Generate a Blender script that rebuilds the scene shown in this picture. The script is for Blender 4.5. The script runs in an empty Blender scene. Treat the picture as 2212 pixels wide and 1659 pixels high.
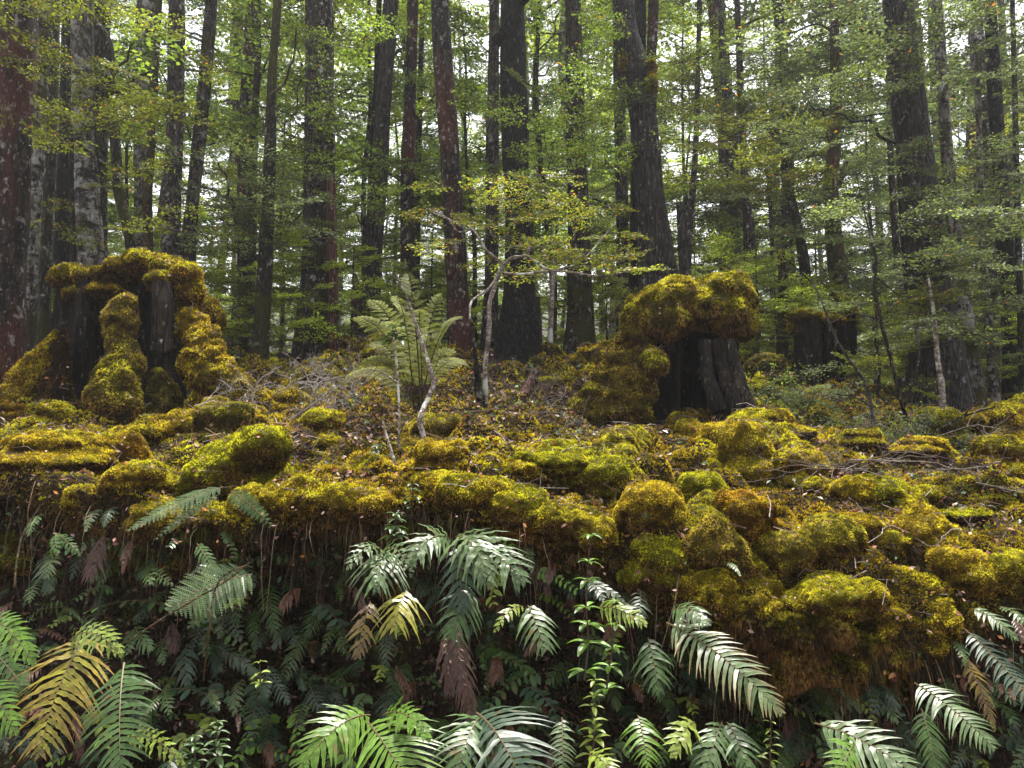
import bpy, math, random
import numpy as np
from mathutils import Vector
R = math.radians
rng = np.random.default_rng(11)
random.seed(11)
sc = bpy.context.scene
COL = sc.collection

# ---------------------------------------------------------------- camera
CAM_Z, PITCH, FPX = 1.6, R(5.0), 1609.0          # focal length in units of a 2212 wide frame
cam_d = bpy.data.cameras.new('camera'); cam = bpy.data.objects.new('camera', cam_d); COL.objects.link(cam)
cam.location = (0, 0, CAM_Z); cam.rotation_euler = (R(90) + PITCH, 0, 0)
cam_d.sensor_width = 36; cam_d.lens = 36 * FPX / 2212; cam_d.clip_start = 0.05; cam_d.clip_end = 2000
sc.camera = cam
# ---------------------------------------------------------------- sky and sun (bright overcast)
SUN_EL, SUN_ROT = R(70), R(15)
w = bpy.data.worlds.new('World'); sc.world = w; w.use_nodes = True
nt = w.node_tree; nt.nodes.clear()
sky = nt.nodes.new('ShaderNodeTexSky'); sky.sky_type = 'NISHITA'; sky.sun_disc = False
sky.sun_elevation = SUN_EL; sky.sun_rotation = SUN_ROT; sky.air_density = 1.0; sky.dust_density = 2.0; sky.ozone_density = 1.0
hs = nt.nodes.new('ShaderNodeHueSaturation'); hs.inputs['Saturation'].default_value = 0.15; hs.inputs['Value'].default_value = 1.0
bg = nt.nodes.new('ShaderNodeBackground'); bg.inputs['Strength'].default_value = 0.14
wo = nt.nodes.new('ShaderNodeOutputWorld')
nt.links.new(sky.outputs[0], hs.inputs['Color']); nt.links.new(hs.outputs[0], bg.inputs[0]); nt.links.new(bg.outputs[0], wo.inputs[0])
sd = bpy.data.lights.new('sun', 'SUN'); sd.energy = 5.0; sd.angle = R(10); sd.color = (1.0, 0.95, 0.87)
sun = bpy.data.objects.new('sun', sd); COL.objects.link(sun)
# the sky's sun_rotation turns clockwise from +Y
_sdir = Vector((math.sin(SUN_ROT) * math.cos(SUN_EL), math.cos(SUN_ROT) * math.cos(SUN_EL), math.sin(SUN_EL)))
sun.rotation_euler = _sdir.to_track_quat('Z', 'Y').to_euler()
sc.view_settings.view_transform = 'Standard'; sc.view_settings.look = 'None'
sc.view_settings.exposure = 1.45; sc.view_settings.gamma = 1.0
sc.cycles.max_bounces = 6; sc.cycles.diffuse_bounces = 3; sc.cycles.glossy_bounces = 2
sc.cycles.transmission_bounces = 4; sc.cycles.transparent_max_bounces = 4
sc.cycles.use_adaptive_sampling = True; sc.cycles.adaptive_threshold = 0.02

# ---------------------------------------------------------------- projection helpers
cP, sP = math.cos(PITCH), math.sin(PITCH)
def P(u, v, d):
    """world point at depth d (metres along Y) seen at (u, v) of the 2212 x 1659 frame"""
    x = (u - 1106) / FPX; y = (829.5 - v) / FPX
    dy = cP - y * sP; dz = sP + y * cP
    return np.array([x * d / dy, d, CAM_Z + dz * d / dy])
def px(d): return d / FPX                          # metres per frame unit at depth d
def uv(p):
    X, Y, Z = p[0], p[1], p[2] - CAM_Z
    f = Y * cP + Z * sP; y = -Y * sP + Z * cP
    return 1106 + X / f * FPX, 829.5 - y / f * FPX

# ---------------------------------------------------------------- numpy noise
def _h(i, j, k, s):
    n = (i * 374761393 + j * 668265263 + k * 2147483647 + s * 974634777) & 0xffffffff
    n = ((n ^ (n >> 13)) * 1274126177) & 0xffffffff
    return ((n ^ (n >> 16)) & 0xffff) / 65535.0
def vn(p, s=0):
    p = np.asarray(p, float); f0 = np.floor(p).astype(np.int64); f = p - f0; f = f * f * (3 - 2 * f)
    i, j, k = f0.T; fx, fy, fz = f.T
    def L(a, b, t): return a + (b - a) * t
    return L(L(L(_h(i,j,k,s), _h(i+1,j,k,s), fx), L(_h(i,j+1,k,s), _h(i+1,j+1,k,s), fx), fy),
             L(L(_h(i,j,k+1,s), _h(i+1,j,k+1,s), fx), L(_h(i,j+1,k+1,s), _h(i+1,j+1,k+1,s), fx), fy), fz) * 2 - 1
def fbm(p, scale=1.0, o=4, s=0, g=0.5):
    p = np.asarray(p, float) * scale; a = 1; t = 0; r = np.zeros(len(p))
    for k in range(o):
        r += a * vn(p + 17.3 * k, s + k); t += a; a *= g; p = p * 2.03
    return r / t
def nrm(a): return a / np.maximum(np.linalg.norm(a, axis=-1, keepdims=True), 1e-9)

# ---------------------------------------------------------------- mesh helpers
class MB:
    def __init__(s): s.V = []; s.T = []; s.Q = []; s.C = []; s.n = 0
    def add(s, V, F, C=None):
        V = np.asarray(V, float).reshape(-1, 3); F = np.asarray(F, np.int64)
        if len(F) == 0: return s
        (s.T if F.shape[1] == 3 else s.Q).append(F + s.n)
        C = np.ones((len(V), 3)) * (0.5 if C is None else np.asarray(C, float)) if C is None or np.ndim(C) == 1 else C
        s.V.append(V); s.C.append(C); s.n += len(V); return s
    def build(s, name, mat, parent=None, loc=(0, 0, 0), smooth=False):
        V = np.concatenate(s.V); C = np.concatenate(s.C)
        T = np.concatenate(s.T) if s.T else np.zeros((0, 3), np.int64)
        Q = np.concatenate(s.Q) if s.Q else np.zeros((0, 4), np.int64)
        me = bpy.data.meshes.new(name)
        loc = np.asarray(loc, float)
        me.vertices.add(len(V)); me.vertices.foreach_set('co', (V - loc).astype(np.float32).ravel())
        li = np.concatenate([T.ravel(), Q.ravel()]).astype(np.int32)
        me.loops.add(len(li)); me.loops.foreach_set('vertex_index', li)
        st = np.concatenate([np.arange(len(T)) * 3, len(T) * 3 + np.arange(len(Q)) * 4]).astype(np.int32)
        me.polygons.add(len(st)); me.polygons.foreach_set('loop_start', st)
        me.update(calc_edges=True)
        me.polygons.foreach_set('use_smooth', np.full(len(st), smooth, bool))
        ca = me.color_attributes.new('tint', 'FLOAT_COLOR', 'POINT')
        ca.data.foreach_set('color', np.concatenate([C, np.ones((len(C), 1))], 1).astype(np.float32).ravel())
        me.materials.append(mat)
        o = bpy.data.objects.new(name, me); COL.objects.link(o)
        if parent is not None:
            o.parent = parent
            o.location = loc - np.array(parent.get('_w', (0, 0, 0)))
        else: o.location = loc
        o['_w'] = tuple(float(x) for x in loc)
        return o
def empty(name, loc):
    o = bpy.data.objects.new(name, None); COL.objects.link(o); o.location = loc
    o['_w'] = tuple(float(x) for x in loc); o.empty_display_size = 0.1; return o
def tag(o, label=None, cat=None, group=None, kind=None):
    if label: o['label'] = label
    if cat: o['category'] = cat
    if group: o['group'] = group
    if kind: o['kind'] = kind
    return o

def tube(pts, rad, seg=8, cap=True, bump=0, bs=8, seed=0, squash=1.0):
    """swept tube through pts with radii rad; bump = relative radius noise"""
    pts = np.asarray(pts, float); rad = np.asarray(rad, float) * np.ones(len(pts)); n = len(pts)
    T = nrm(np.gradient(pts, axis=0))
    ref = np.array([0, 0, 1.]) if abs(T[:, 2]).mean() < 0.7 else np.array([1., 0, 0])
    A = nrm(np.cross(T, ref)); B = np.cross(T, A)
    a = np.linspace(0, 2 * np.pi, seg, endpoint=False)
    D = A[:, None] * np.cos(a)[None, :, None] + B[:, None] * np.sin(a)[None, :, None]
    V = (pts[:, None] + D * rad[:, None, None]).reshape(-1, 3)
    if bump:
        k = fbm(V * np.array([1, 1, squash]), bs, 4, seed)
        V = (pts[:, None] + D * (rad[:, None] * (1 + bump * k.reshape(n, seg)))[..., None]).reshape(-1, 3)
    i = np.arange(n - 1)[:, None] * seg; j = np.arange(seg)[None]; jn = (j + 1) % seg
    F = np.stack([i + j, i + jn, i + seg + jn, i + seg + j], -1).reshape(-1, 4)
    return V, F
def smooth_path(pts, k=6):
    pts = np.asarray(pts, float); n = len(pts)
    if n < 3:
        t = np.linspace(0, 1, k * (n - 1) + 1)[:, None]; return pts[0] * (1 - t) + pts[-1] * t
    out = []
    Q = np.vstack([2 * pts[0] - pts[1], pts, 2 * pts[-1] - pts[-2]])
    for i in range(n - 1):
        a, b, c, d = Q[i:i + 4]
        for t in np.linspace(0, 1, k, endpoint=False):
            out.append(0.5 * ((2 * b) + (-a + c) * t + (2 * a - 5 * b + 4 * c - d) * t * t + (-a + 3 * b - 3 * c + d) * t ** 3))
    out.append(pts[-1]); return np.array(out)
def vnormals(V, F):
    Tn = np.cross(V[F[:, 1]] - V[F[:, 0]], V[F[:, 2]] - V[F[:, 0]])
    N = np.zeros_like(V)
    for c in range(F.shape[1]): np.add.at(N, F[:, c], Tn)
    return nrm(N)
_u = None
def blob(ells, voxel, smooth=6):
    """union of ellipsoids (centre, radii) fused into one closed surface"""
    import bmesh
    bm = bmesh.new()
    for c, r in ells:
        g = bmesh.ops.create_icosphere(bm, subdivisions=3, radius=1)
        for q in g['verts']: q.co = Vector((q.co.x * r[0] + c[0], q.co.y * r[1] + c[1], q.co.z * r[2] + c[2]))
    me = bpy.data.meshes.new('tmp'); bm.to_mesh(me); bm.free()
    o = bpy.data.objects.new('tmp', me); COL.objects.link(o)
    m = o.modifiers.new('r', 'REMESH'); m.mode = 'VOXEL'; m.voxel_size = voxel
    m = o.modifiers.new('s', 'SMOOTH'); m.iterations = smooth; m.factor = 0.5
    dg = bpy.context.evaluated_depsgraph_get(); e = o.evaluated_get(dg); m2 = e.to_mesh()
    V = np.empty(len(m2.vertices) * 3); m2.vertices.foreach_get('co', V); V = V.reshape(-1, 3)
    F = np.array([list(p.vertices) if len(p.vertices) == 4 else list(p.vertices) + [p.vertices[0]] for p in m2.polygons])
    e.to_mesh_clear(); bpy.data.objects.remove(o); bpy.data.meshes.remove(me)
    return V, F

# ---------------------------------------------------------------- materials
def mat(name):
    m = bpy.data.materials.new(name); m.use_nodes = True; m.node_tree.nodes.clear(); return m
class N:
    def __init__(s, m): s.t = m.node_tree
    def n(s, k, **kw):
        x = s.t.nodes.new(k)
        for a, b in kw.items(): setattr(x, a, b)
        return x
    def l(s, a, b): s.t.links.new(a, b)
def ramp(nn, fac, stops):
    r = nn.n('ShaderNodeValToRGB'); e = r.color_ramp.elements
    while len(e) > 1: e.remove(e[-1])
    e[0].position = stops[0][0]; e[0].color = (*stops[0][1], 1)
    for p, c in stops[1:]:
        q = e.new(p); q.color = (*c, 1)
    nn.l(fac, r.inputs[0]); return r.outputs[0]
def leaf_mat(name, rough=0.5, trans=0.45, spec=0.4, tr_gain=(1.5, 1.7, 0.7), var=0.0, blotch=False):
    m = mat(name); n = N(m)
    at = n.n('ShaderNodeAttribute', attribute_name='tint')
    col = at.outputs['Color']
    if var:
        tc = n.n('ShaderNodeTexCoord'); no = n.n('ShaderNodeTexNoise'); no.inputs['Scale'].default_value = 60; no.inputs['Detail'].default_value = 3
        n.l(tc.outputs['Object'], no.inputs['Vector'])
        f = ramp(n, no.outputs['Fac'], [(0.3, (1 - var,) * 3), (0.7, (1 + var,) * 3)])
        mx = n.n('ShaderNodeMix', data_type='RGBA', blend_type='MULTIPLY'); mx.inputs[0].default_value = 1
        n.l(col, mx.inputs['A']); n.l(f, mx.inputs['B']); col = mx.outputs['Result']
    if blotch:
        n3 = n.n('ShaderNodeTexNoise'); n3.inputs['Scale'].default_value = 22; n3.inputs['Detail'].default_value = 6; n3.inputs['Roughness'].default_value = .7
        n.l(tc.outputs['Object'], n3.inputs['Vector']); f3 = ramp(n, n3.outputs['Fac'], [(0.60, (0, 0, 0)), (0.67, (.85, .85, .85))])
        m3 = n.n('ShaderNodeMix', data_type='RGBA'); n.l(f3, m3.inputs[0]); n.l(col, m3.inputs['A']); m3.inputs['B'].default_value = (.13, .075, .03, 1); col = m3.outputs['Result']
    b = n.n('ShaderNodeBsdfPrincipled'); b.inputs['Roughness'].default_value = rough
    b.inputs['Specular IOR Level'].default_value = spec; n.l(col, b.inputs['Base Color'])
    o = n.n('ShaderNodeOutputMaterial')
    if trans:
        t = n.n('ShaderNodeBsdfTranslucent'); g = n.n('ShaderNodeMix', data_type='RGBA', blend_type='MULTIPLY'); g.inputs[0].default_value = 1
        n.l(col, g.inputs['A']); g.inputs['B'].default_value = (*tr_gain, 1); n.l(g.outputs['Result'], t.inputs[0])
        x = n.n('ShaderNodeMixShader'); x.inputs[0].default_value = trans
        n.l(b.outputs[0], x.inputs[1]); n.l(t.outputs[0], x.inputs[2]); n.l(x.outputs[0], o.inputs[0])
    else: n.l(b.outputs[0], o.inputs[0])
    return m
M_LEAF = leaf_mat('beech_leaf', 0.5, 0.5, 0.3, (1.35, 1.5, 0.9))
M_FERN = leaf_mat('fern_blade', 0.4, 0.22, 0.42, (1.3, 1.5, 0.6), 0.3, blotch=True)
M_LACY = leaf_mat('lacy_fern_blade', 0.6, 0.35, 0.2, (1.3, 1.5, 0.6), 0.2)
M_MOSS = leaf_mat('moss', 0.85, 0.3, 0.15, (1.3, 1.3, 0.8))
M_LITTER = leaf_mat('dead_leaf', 0.6, 0.1, 0.3, (1, .8, .6))
M_TWIG = leaf_mat('twig_bark', 0.8, 0, 0.2, var=0.5)
def bark_mat(name, dark, plate, lichen=0.3, red=None, lich_col=(.42, .42, .40), moss=0.0, zs=0.28, sc_=14, bump=0.9, bands=0.0):
    m = mat(name); n = N(m)
    tc = n.n('ShaderNodeTexCoord'); mp = n.n('ShaderNodeMapping'); mp.inputs['Scale'].default_value = (1, 1, zs)
    n.l(tc.outputs['Object'], mp.inputs[0])
    w1 = n.n('ShaderNodeTexNoise'); w1.inputs['Scale'].default_value = 5; w1.inputs['Detail'].default_value = 3; n.l(mp.outputs[0], w1.inputs['Vector'])
    wm = n.n('ShaderNodeVectorMath', operation='MULTIPLY_ADD'); wm.inputs[1].default_value = (.16, .16, .16)
    n.l(w1.outputs['Color'], wm.inputs[0]); n.l(mp.outputs[0], wm.inputs[2])
    vo = n.n('ShaderNodeTexVoronoi', feature='DISTANCE_TO_EDGE'); vo.inputs['Scale'].default_value = sc_ * 1.2; n.l(wm.outputs[0], vo.inputs['Vector'])
    vc = n.n('ShaderNodeTexVoronoi'); vc.inputs['Scale'].default_value = sc_ * 1.2; n.l(wm.outputs[0], vc.inputs['Vector'])
    n2 = n.n('ShaderNodeTexNoise'); n2.inputs['Scale'].default_value = sc_ * 2.5; n2.inputs['Detail'].default_value = 6; n2.inputs['Roughness'].default_value = .7; n.l(mp.outputs[0], n2.inputs['Vector'])
    hgt = n.n('ShaderNodeMath', operation='MULTIPLY'); 
    e = ramp(n, vo.outputs['Distance'], [(0.0, (0, 0, 0)), (0.12, (1, 1, 1))])
    f2 = ramp(n, n2.outputs['Fac'], [(0.3, (0, 0, 0)), (0.7, (1, 1, 1))])
    n.l(e, hgt.inputs[0]); n.l(f2, hgt.inputs[1])
    c = ramp(n, hgt.outputs[0], [(0.0, tuple(x * .45 for x in dark)), (0.25, dark), (0.75, plate), (1.0, tuple(min(1, x * 1.35) for x in plate))])
    def mix(fac, a, b, t='MIX'):
        x = n.n('ShaderNodeMix', data_type='RGBA', blend_type=t)
        if isinstance(fac, float): x.inputs[0].default_value = fac
        else: n.l(fac, x.inputs[0])
        n.l(a, x.inputs['A'])
        if isinstance(b, tuple): x.inputs['B'].default_value = (*b, 1)
        else: n.l(b, x.inputs['B'])
        return x.outputs['Result']
    cellv = ramp(n, vc.outputs['Color'], [(0.0, (.55, .55, .55)), (1.0, (1.35, 1.35, 1.35))])
    c = mix(1.0, c, cellv, 'MULTIPLY')
    def patch(scale, lo, hi, zs2=1.0, seed=0.0):
        mp2 = n.n('ShaderNodeMapping'); mp2.inputs['Scale'].default_value = (1, 1, zs2); mp2.inputs['Location'].default_value = (seed, seed * 2, seed * 3)
        n.l(tc.outputs['Object'], mp2.inputs[0])
        q = n.n('ShaderNodeTexNoise'); q.inputs['Scale'].default_value = scale; q.inputs['Detail'].default_value = 5; q.inputs['Roughness'].default_value = .62
        n.l(mp2.outputs[0], q.inputs['Vector']); return ramp(n, q.outputs['Fac'], [(lo, (0, 0, 0)), (hi, (1, 1, 1))])
    if red: c = mix(patch(2.2, .42, .55, .5, 3.1), c, mix(1.0, c, tuple(x / max(plate) for x in red), 'MULTIPLY') if False else red)
    if red: c = mix(1.0, c, cellv, 'MULTIPLY')
    if lichen:
        c = mix(patch(9, .66 - .2 * lichen, .70 - .2 * lichen, .8, 7.7), c, lich_col)
        c = mix(patch(30, .62 - .1 * lichen, .68 - .1 * lichen, .5, 1.7), c, tuple(x * .7 for x in lich_col))
    if bands: c = mix(patch(3.0, .52, .60, 2.4, 5.5), c, tuple(x * .35 for x in dark))
    if moss: c = mix(patch(2.6, .62 - .3 * moss, .72 - .3 * moss, .6, 9.2), c, (.045, .040, .009))
    b = n.n('ShaderNodeBsdfPrincipled'); b.inputs['Roughness'].default_value = .85; b.inputs['Specular IOR Level'].default_value = .2
    n.l(c, b.inputs['Base Color'])
    bp = n.n('ShaderNodeBump'); bp.inputs['Strength'].default_value = bump; bp.inputs['Distance'].default_value = .05
    n.l(hgt.outputs[0], bp.inputs['Height']); n.l(bp.outputs[0], b.inputs['Normal'])
    o = n.n('ShaderNodeOutputMaterial'); n.l(b.outputs[0], o.inputs[0]); return m
BARK = {
 'dark': bark_mat('bark_dark', (.02, .014, .011), (.08, .056, .044), .2, moss=.3),
 'black': bark_mat('bark_black', (.006, .005, .005), (.022, .018, .017), .12, lich_col=(.14, .11, .09)),
 'red': bark_mat('bark_red', (.014, .010, .009), (.06, .04, .034), .3, red=(.075, .026, .018), lich_col=(.3, .27, .25)),
 'grey': bark_mat('bark_grey', (.035, .028, .025), (.12, .098, .09), .3, bands=.6, lich_col=(.34, .33, .31), moss=.2),
 'pale': bark_mat('bark_pale', (.05, .038, .033), (.22, .165, .15), .75, lich_col=(.38, .36, .34), bands=.7, moss=.35),
 'shaggy': bark_mat('bark_shaggy', (.02, .016, .015), (.095, .076, .070), .14, zs=.14, sc_=22, bump=1.0, lich_col=(.26, .24, .24)),
 'mossy': bark_mat('bark_mossy', (.014, .012, .009), (.05, .038, .03), .3, moss=.4, lich_col=(.28, .28, .25)),
 'brownmoss': bark_mat('bark_brown_moss', (.03, .018, .01), (.09, .05, .02), .15, red=(.08, .045, .015), moss=.5, lich_col=(.3, .27, .22)),
 'sapling': bark_mat('bark_sapling', (.18, .14, .125), (.42, .35, .32), .5, lich_col=(.55, .55, .5), zs=2.0, sc_=18, bump=.3, bands=.2),
}
M_WOOD = bark_mat('weathered_wood', (.008, .005, .004), (.045, .028, .019), .15, zs=.06, sc_=16, bump=1.0, lich_col=(.2, .17, .13))
M_WOODG = bark_mat('grey_wood', (.02, .014, .01), (.085, .062, .047), .1, zs=.05, sc_=18, bump=.9)
M_WOODR = bark_mat('red_wood', (.07, .025, .02), (.20, .085, .07), .1, zs=.05, sc_=18, bump=.9)
# ================================================================ GROUND
# columns of the bank: u : [(v, d), ...] for recess, lip front, lip top, mid slope, upper slope, crest
_cols = {
 0:    [(1130,3.75),(1080,3.4),(1020,3.6),(960,4.3),(900,5.4),(830,10)],
 300:  [(1230,3.6),(1150,3.2),(1090,3.4),(1000,4.1),(900,5.3),(800,10)],
 600:  [(1220,3.5),(1150,3.1),(1080,3.3),(1000,3.9),(900,5.1),(775,10)],
 850:  [(1190,3.5),(1120,3.05),(1060,3.2),(980,3.9),(880,5.3),(765,10)],
 1106: [(1240,3.45),(1170,3.0),(1100,3.15),(970,3.9),(860,5.6),(765,9.5)],
 1350: [(1330,3.4),(1240,2.95),(1160,3.05),(1010,3.7),(910,5.3),(770,9)],
 1600: [(1440,3.25),(1350,2.8),(1220,2.9),(1040,3.6),(920,5.0),(800,9)],
 1850: [(1530,3.1),(1440,2.7),(1250,2.8),(1060,3.4),(940,5.0),(850,9)],
 2050: [(1500,3.1),(1400,2.7),(1250,2.85),(1080,3.5),(970,5.0),(870,9)],
 2212: [(1400,3.1),(1310,2.8),(1200,2.95),(1060,3.7),(970,5.2),(880,9.5)],
}
_us = sorted(_cols); _tab = []
for u in _us:
    r = [(1.75, -.25), (2.3, -.1), (3.1, P(u, 1800, 3.1)[2])]
    r += [(d, P(u, v, d)[2]) for v, d in _cols[u]]
    zc = r[-1][1]
    r += [(17, zc + .2), (40, zc + 2.6), (90, zc + 13), (260, zc + 52)]
    _tab.append(r)
_tab = np.array(_tab)                                  # column, knot, (d, z)
_ug = np.concatenate([np.linspace(-3200, -500, 28)[:-1], np.linspace(-500, 2700, 420), np.linspace(2700, 5400, 28)[1:]])
_sub = [6, 10, 16, 14, 14, 34, 36, 50, 14, 16, 14, 12]
_kg = np.concatenate([[i + j / s for j in range(s)] for i, s in enumerate(_sub)] + [[len(_sub)]])
GD = np.empty((len(_ug), len(_kg))); GZ = GD.copy()
for a, G in ((0, GD), (1, GZ)):
    t0 = np.stack([np.interp(_ug, _us, _tab[:, k, a]) for k in range(_tab.shape[1])], 1)
    for i in range(len(_ug)): G[i] = np.interp(_kg, np.arange(_tab.shape[1]), t0[i])
def _sm(G, n):
    for _ in range(n):
        G[:, 1:-1] = .25 * G[:, :-2] + .5 * G[:, 1:-1] + .25 * G[:, 2:]
    return G
_sm(GD, 10); _sm(GZ, 10)
for G in (GD, GZ):
    for _ in range(40): G[1:-1] = .25 * G[:-2] + .5 * G[1:-1] + .25 * G[2:]
GX = (_ug[:, None] - 1106) / FPX * (GD * cP + (GZ - CAM_Z) * sP)
_flat = np.stack([GX, GD, GZ], -1).reshape(-1, 3)
_am = np.interp(GD, [1.7, 3, 6, 12, 40], [.02, .08, .15, .22, .4]).ravel()
_wx = fbm(_flat, 3.5, 3, 31) * .16; _wy = fbm(_flat, 3.5, 3, 32) * .16; _rb = np.random.default_rng(17); _dome = np.zeros(len(_flat))
for _i in range(300):
    d_ = 2.9 + 6.5 * _rb.random() ** 1.4; x_ = (_rb.uniform(-200, 2400) - 1106) / FPX * d_; R_ = _rb.uniform(.09, .26) * (d_ / 4.5) ** .5
    q_ = 1 - ((_flat[:, 0] - x_ + _wx) ** 2 + ((_flat[:, 1] - d_ + _wy) * 1.1) ** 2) / R_ ** 2
    m_ = q_ > 0; _dome[m_] = np.maximum(_dome[m_], R_ * _rb.uniform(.3, .6) * q_[m_] ** .6)
_dome *= np.where(np.repeat(_kg[None], len(_ug), 0).ravel() > 4.3, 1, 0)
_sx = 1106 + _flat[:, 0] / np.maximum(_flat[:, 1], .5) * FPX
_dome *= 1 - .8 * (np.exp(-(((_sx - 270) / 230) ** 2 + ((_flat[:, 1] - 5.4) / .8) ** 2)) + np.exp(-(((_sx - 1480) / 230) ** 2 + ((_flat[:, 1] - 5.0) / .8) ** 2)))
_b = _dome - .07 * np.interp(GD, [3, 4, 9, 14], [0, 1, 1, 0]).ravel() + fbm(_flat, 1.3, 4, 5) * _am * 1.3 + np.abs(fbm(_flat, 4.0, 3, 9)) * _am * 1.6 + np.abs(fbm(_flat, 11, 2, 19)) * _am * .5
_flat = _flat + np.stack([np.zeros_like(_b), -_b * .5 * (GD.ravel() < 3.6), _b], -1)
_us2 = 1
GX, GD, GZ = (_flat[:, i].reshape(GX.shape) for i in range(3))
GV = 829.5 - (-GD * sP + (GZ - CAM_Z) * cP) / (GD * cP + (GZ - CAM_Z) * sP) * FPX
_k0 = np.searchsorted(_kg, 5.0)
def _col(u):
    x = np.interp(u, _ug, np.arange(len(_ug))); i = min(int(x), len(_ug) - 2); f = x - i
    return tuple(G[i] * (1 - f) + G[i + 1] * f for G in (GX, GD, GZ, GV))
def gp(u, v):
    """ground point seen at (u, v)"""
    X, D, Z, V = _col(u); idx = np.where(V <= v)[0]; idx = idx[idx > 0]
    i = idx[0] if len(idx) else int(np.argmin(V)); i = max(i, 1)
    f = np.clip((V[i - 1] - v) / max(V[i - 1] - V[i], 1e-6), 0, 1)
    return np.array([X[i-1] + f * (X[i] - X[i-1]), D[i-1] + f * (D[i] - D[i-1]), Z[i-1] + f * (Z[i] - Z[i-1])])
def gd(u, d):
    X, D, Z, V = _col(u); D = D[_k0:]; Z = Z[_k0:]
    z = np.interp(d, D, Z); return np.array([(u - 1106) / FPX * (d * cP + (z - CAM_Z) * sP), d, z])

m = mat('forest_floor'); n = N(m)
tc = n.n('ShaderNodeTexCoord')
q1 = n.n('ShaderNodeTexNoise'); q1.inputs['Scale'].default_value = 5; q1.inputs['Detail'].default_value = 8; q1.inputs['Roughness'].default_value = .7; n.l(tc.outputs['Object'], q1.inputs['Vector'])
q2 = n.n('ShaderNodeTexVoronoi'); q2.inputs['Scale'].default_value = 45; n.l(tc.outputs['Object'], q2.inputs['Vector'])
c1 = ramp(n, q1.outputs['Fac'], [(.32, (.006, .004, .003)), (.5, (.022, .013, .009)), (.62, (.035, .028, .009)), (.75, (.05, .026, .018))])
c2 = ramp(n, q2.outputs['Color'], [(0, (.35, .35, .35)), (1, (1.6, 1.5, 1.4))])
mx = n.n('ShaderNodeMix', data_type='RGBA', blend_type='MULTIPLY'); mx.inputs[0].default_value = 1; n.l(c1, mx.inputs['A']); n.l(c2, mx.inputs['B'])
b = n.n('ShaderNodeBsdfPrincipled'); b.inputs['Roughness'].default_value = .9; b.inputs['Specular IOR Level'].default_value = .15; n.l(mx.outputs['Result'], b.inputs['Base Color'])
bp = n.n('ShaderNodeBump'); bp.inputs['Distance'].default_value = .03; bp.inputs['Strength'].default_value = .8; n.l(q2.outputs['Distance'], bp.inputs['Height']); n.l(bp.outputs[0], b.inputs['Normal'])
o = n.n('ShaderNodeOutputMaterial'); n.l(b.outputs[0], o.inputs[0]); M_GROUND = m
i = np.arange(len(_ug) - 1)[:, None] * len(_kg); j = np.arange(len(_kg) - 1)[None]
GF = np.stack([i + j, i + len(_kg) + j, i + len(_kg) + j + 1, i + j + 1], -1).reshape(-1, 4)
g = MB().add(_flat, GF).build('ground', M_GROUND, smooth=True); tag(g, kind='structure')
# the gravel path the picture was taken from
m = mat('path_gravel'); n = N(m)
tc = n.n('ShaderNodeTexCoord'); q = n.n('ShaderNodeTexVoronoi'); q.inputs['Scale'].default_value = 60; n.l(tc.outputs['Object'], q.inputs['Vector'])
b = n.n('ShaderNodeBsdfPrincipled'); b.inputs['Roughness'].default_value = .9; n.l(ramp(n, q.outputs['Color'], [(0, (.06, .055, .045)), (1, (.2, .18, .15))]), b.inputs['Base Color'])
o = n.n('ShaderNodeOutputMaterial'); n.l(b.outputs[0], o.inputs[0])
pv = np.array([(-40, -60, 0), (40, -60, 0), (40, 2.05, 0), (-40, 2.05, 0)], float); pv[:, 2] = -.12
o = MB().add(pv, [[0, 1, 2, 3]]).build('path', m); tag(o, kind='structure')

# ================================================================ MOSS
PAL = {'gold': (.55, .39, .03), 'green': (.40, .385, .02), 'rust': (.34, .17, .016), 'olive': (.14, .115, .02), 'dull': (.33, .25, .04), 'brown': (.08, .043, .018)}
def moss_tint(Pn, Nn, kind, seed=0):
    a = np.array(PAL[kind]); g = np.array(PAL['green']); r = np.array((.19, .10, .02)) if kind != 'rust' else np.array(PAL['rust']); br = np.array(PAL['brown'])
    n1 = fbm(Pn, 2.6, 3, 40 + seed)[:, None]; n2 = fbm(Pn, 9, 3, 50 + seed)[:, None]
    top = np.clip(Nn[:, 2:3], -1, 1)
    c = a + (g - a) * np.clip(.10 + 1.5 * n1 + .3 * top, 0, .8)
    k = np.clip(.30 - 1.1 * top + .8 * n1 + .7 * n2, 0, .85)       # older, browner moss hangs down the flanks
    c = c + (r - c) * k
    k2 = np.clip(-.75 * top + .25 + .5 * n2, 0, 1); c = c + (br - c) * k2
    return c * (1 + .35 * n2)
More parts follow.
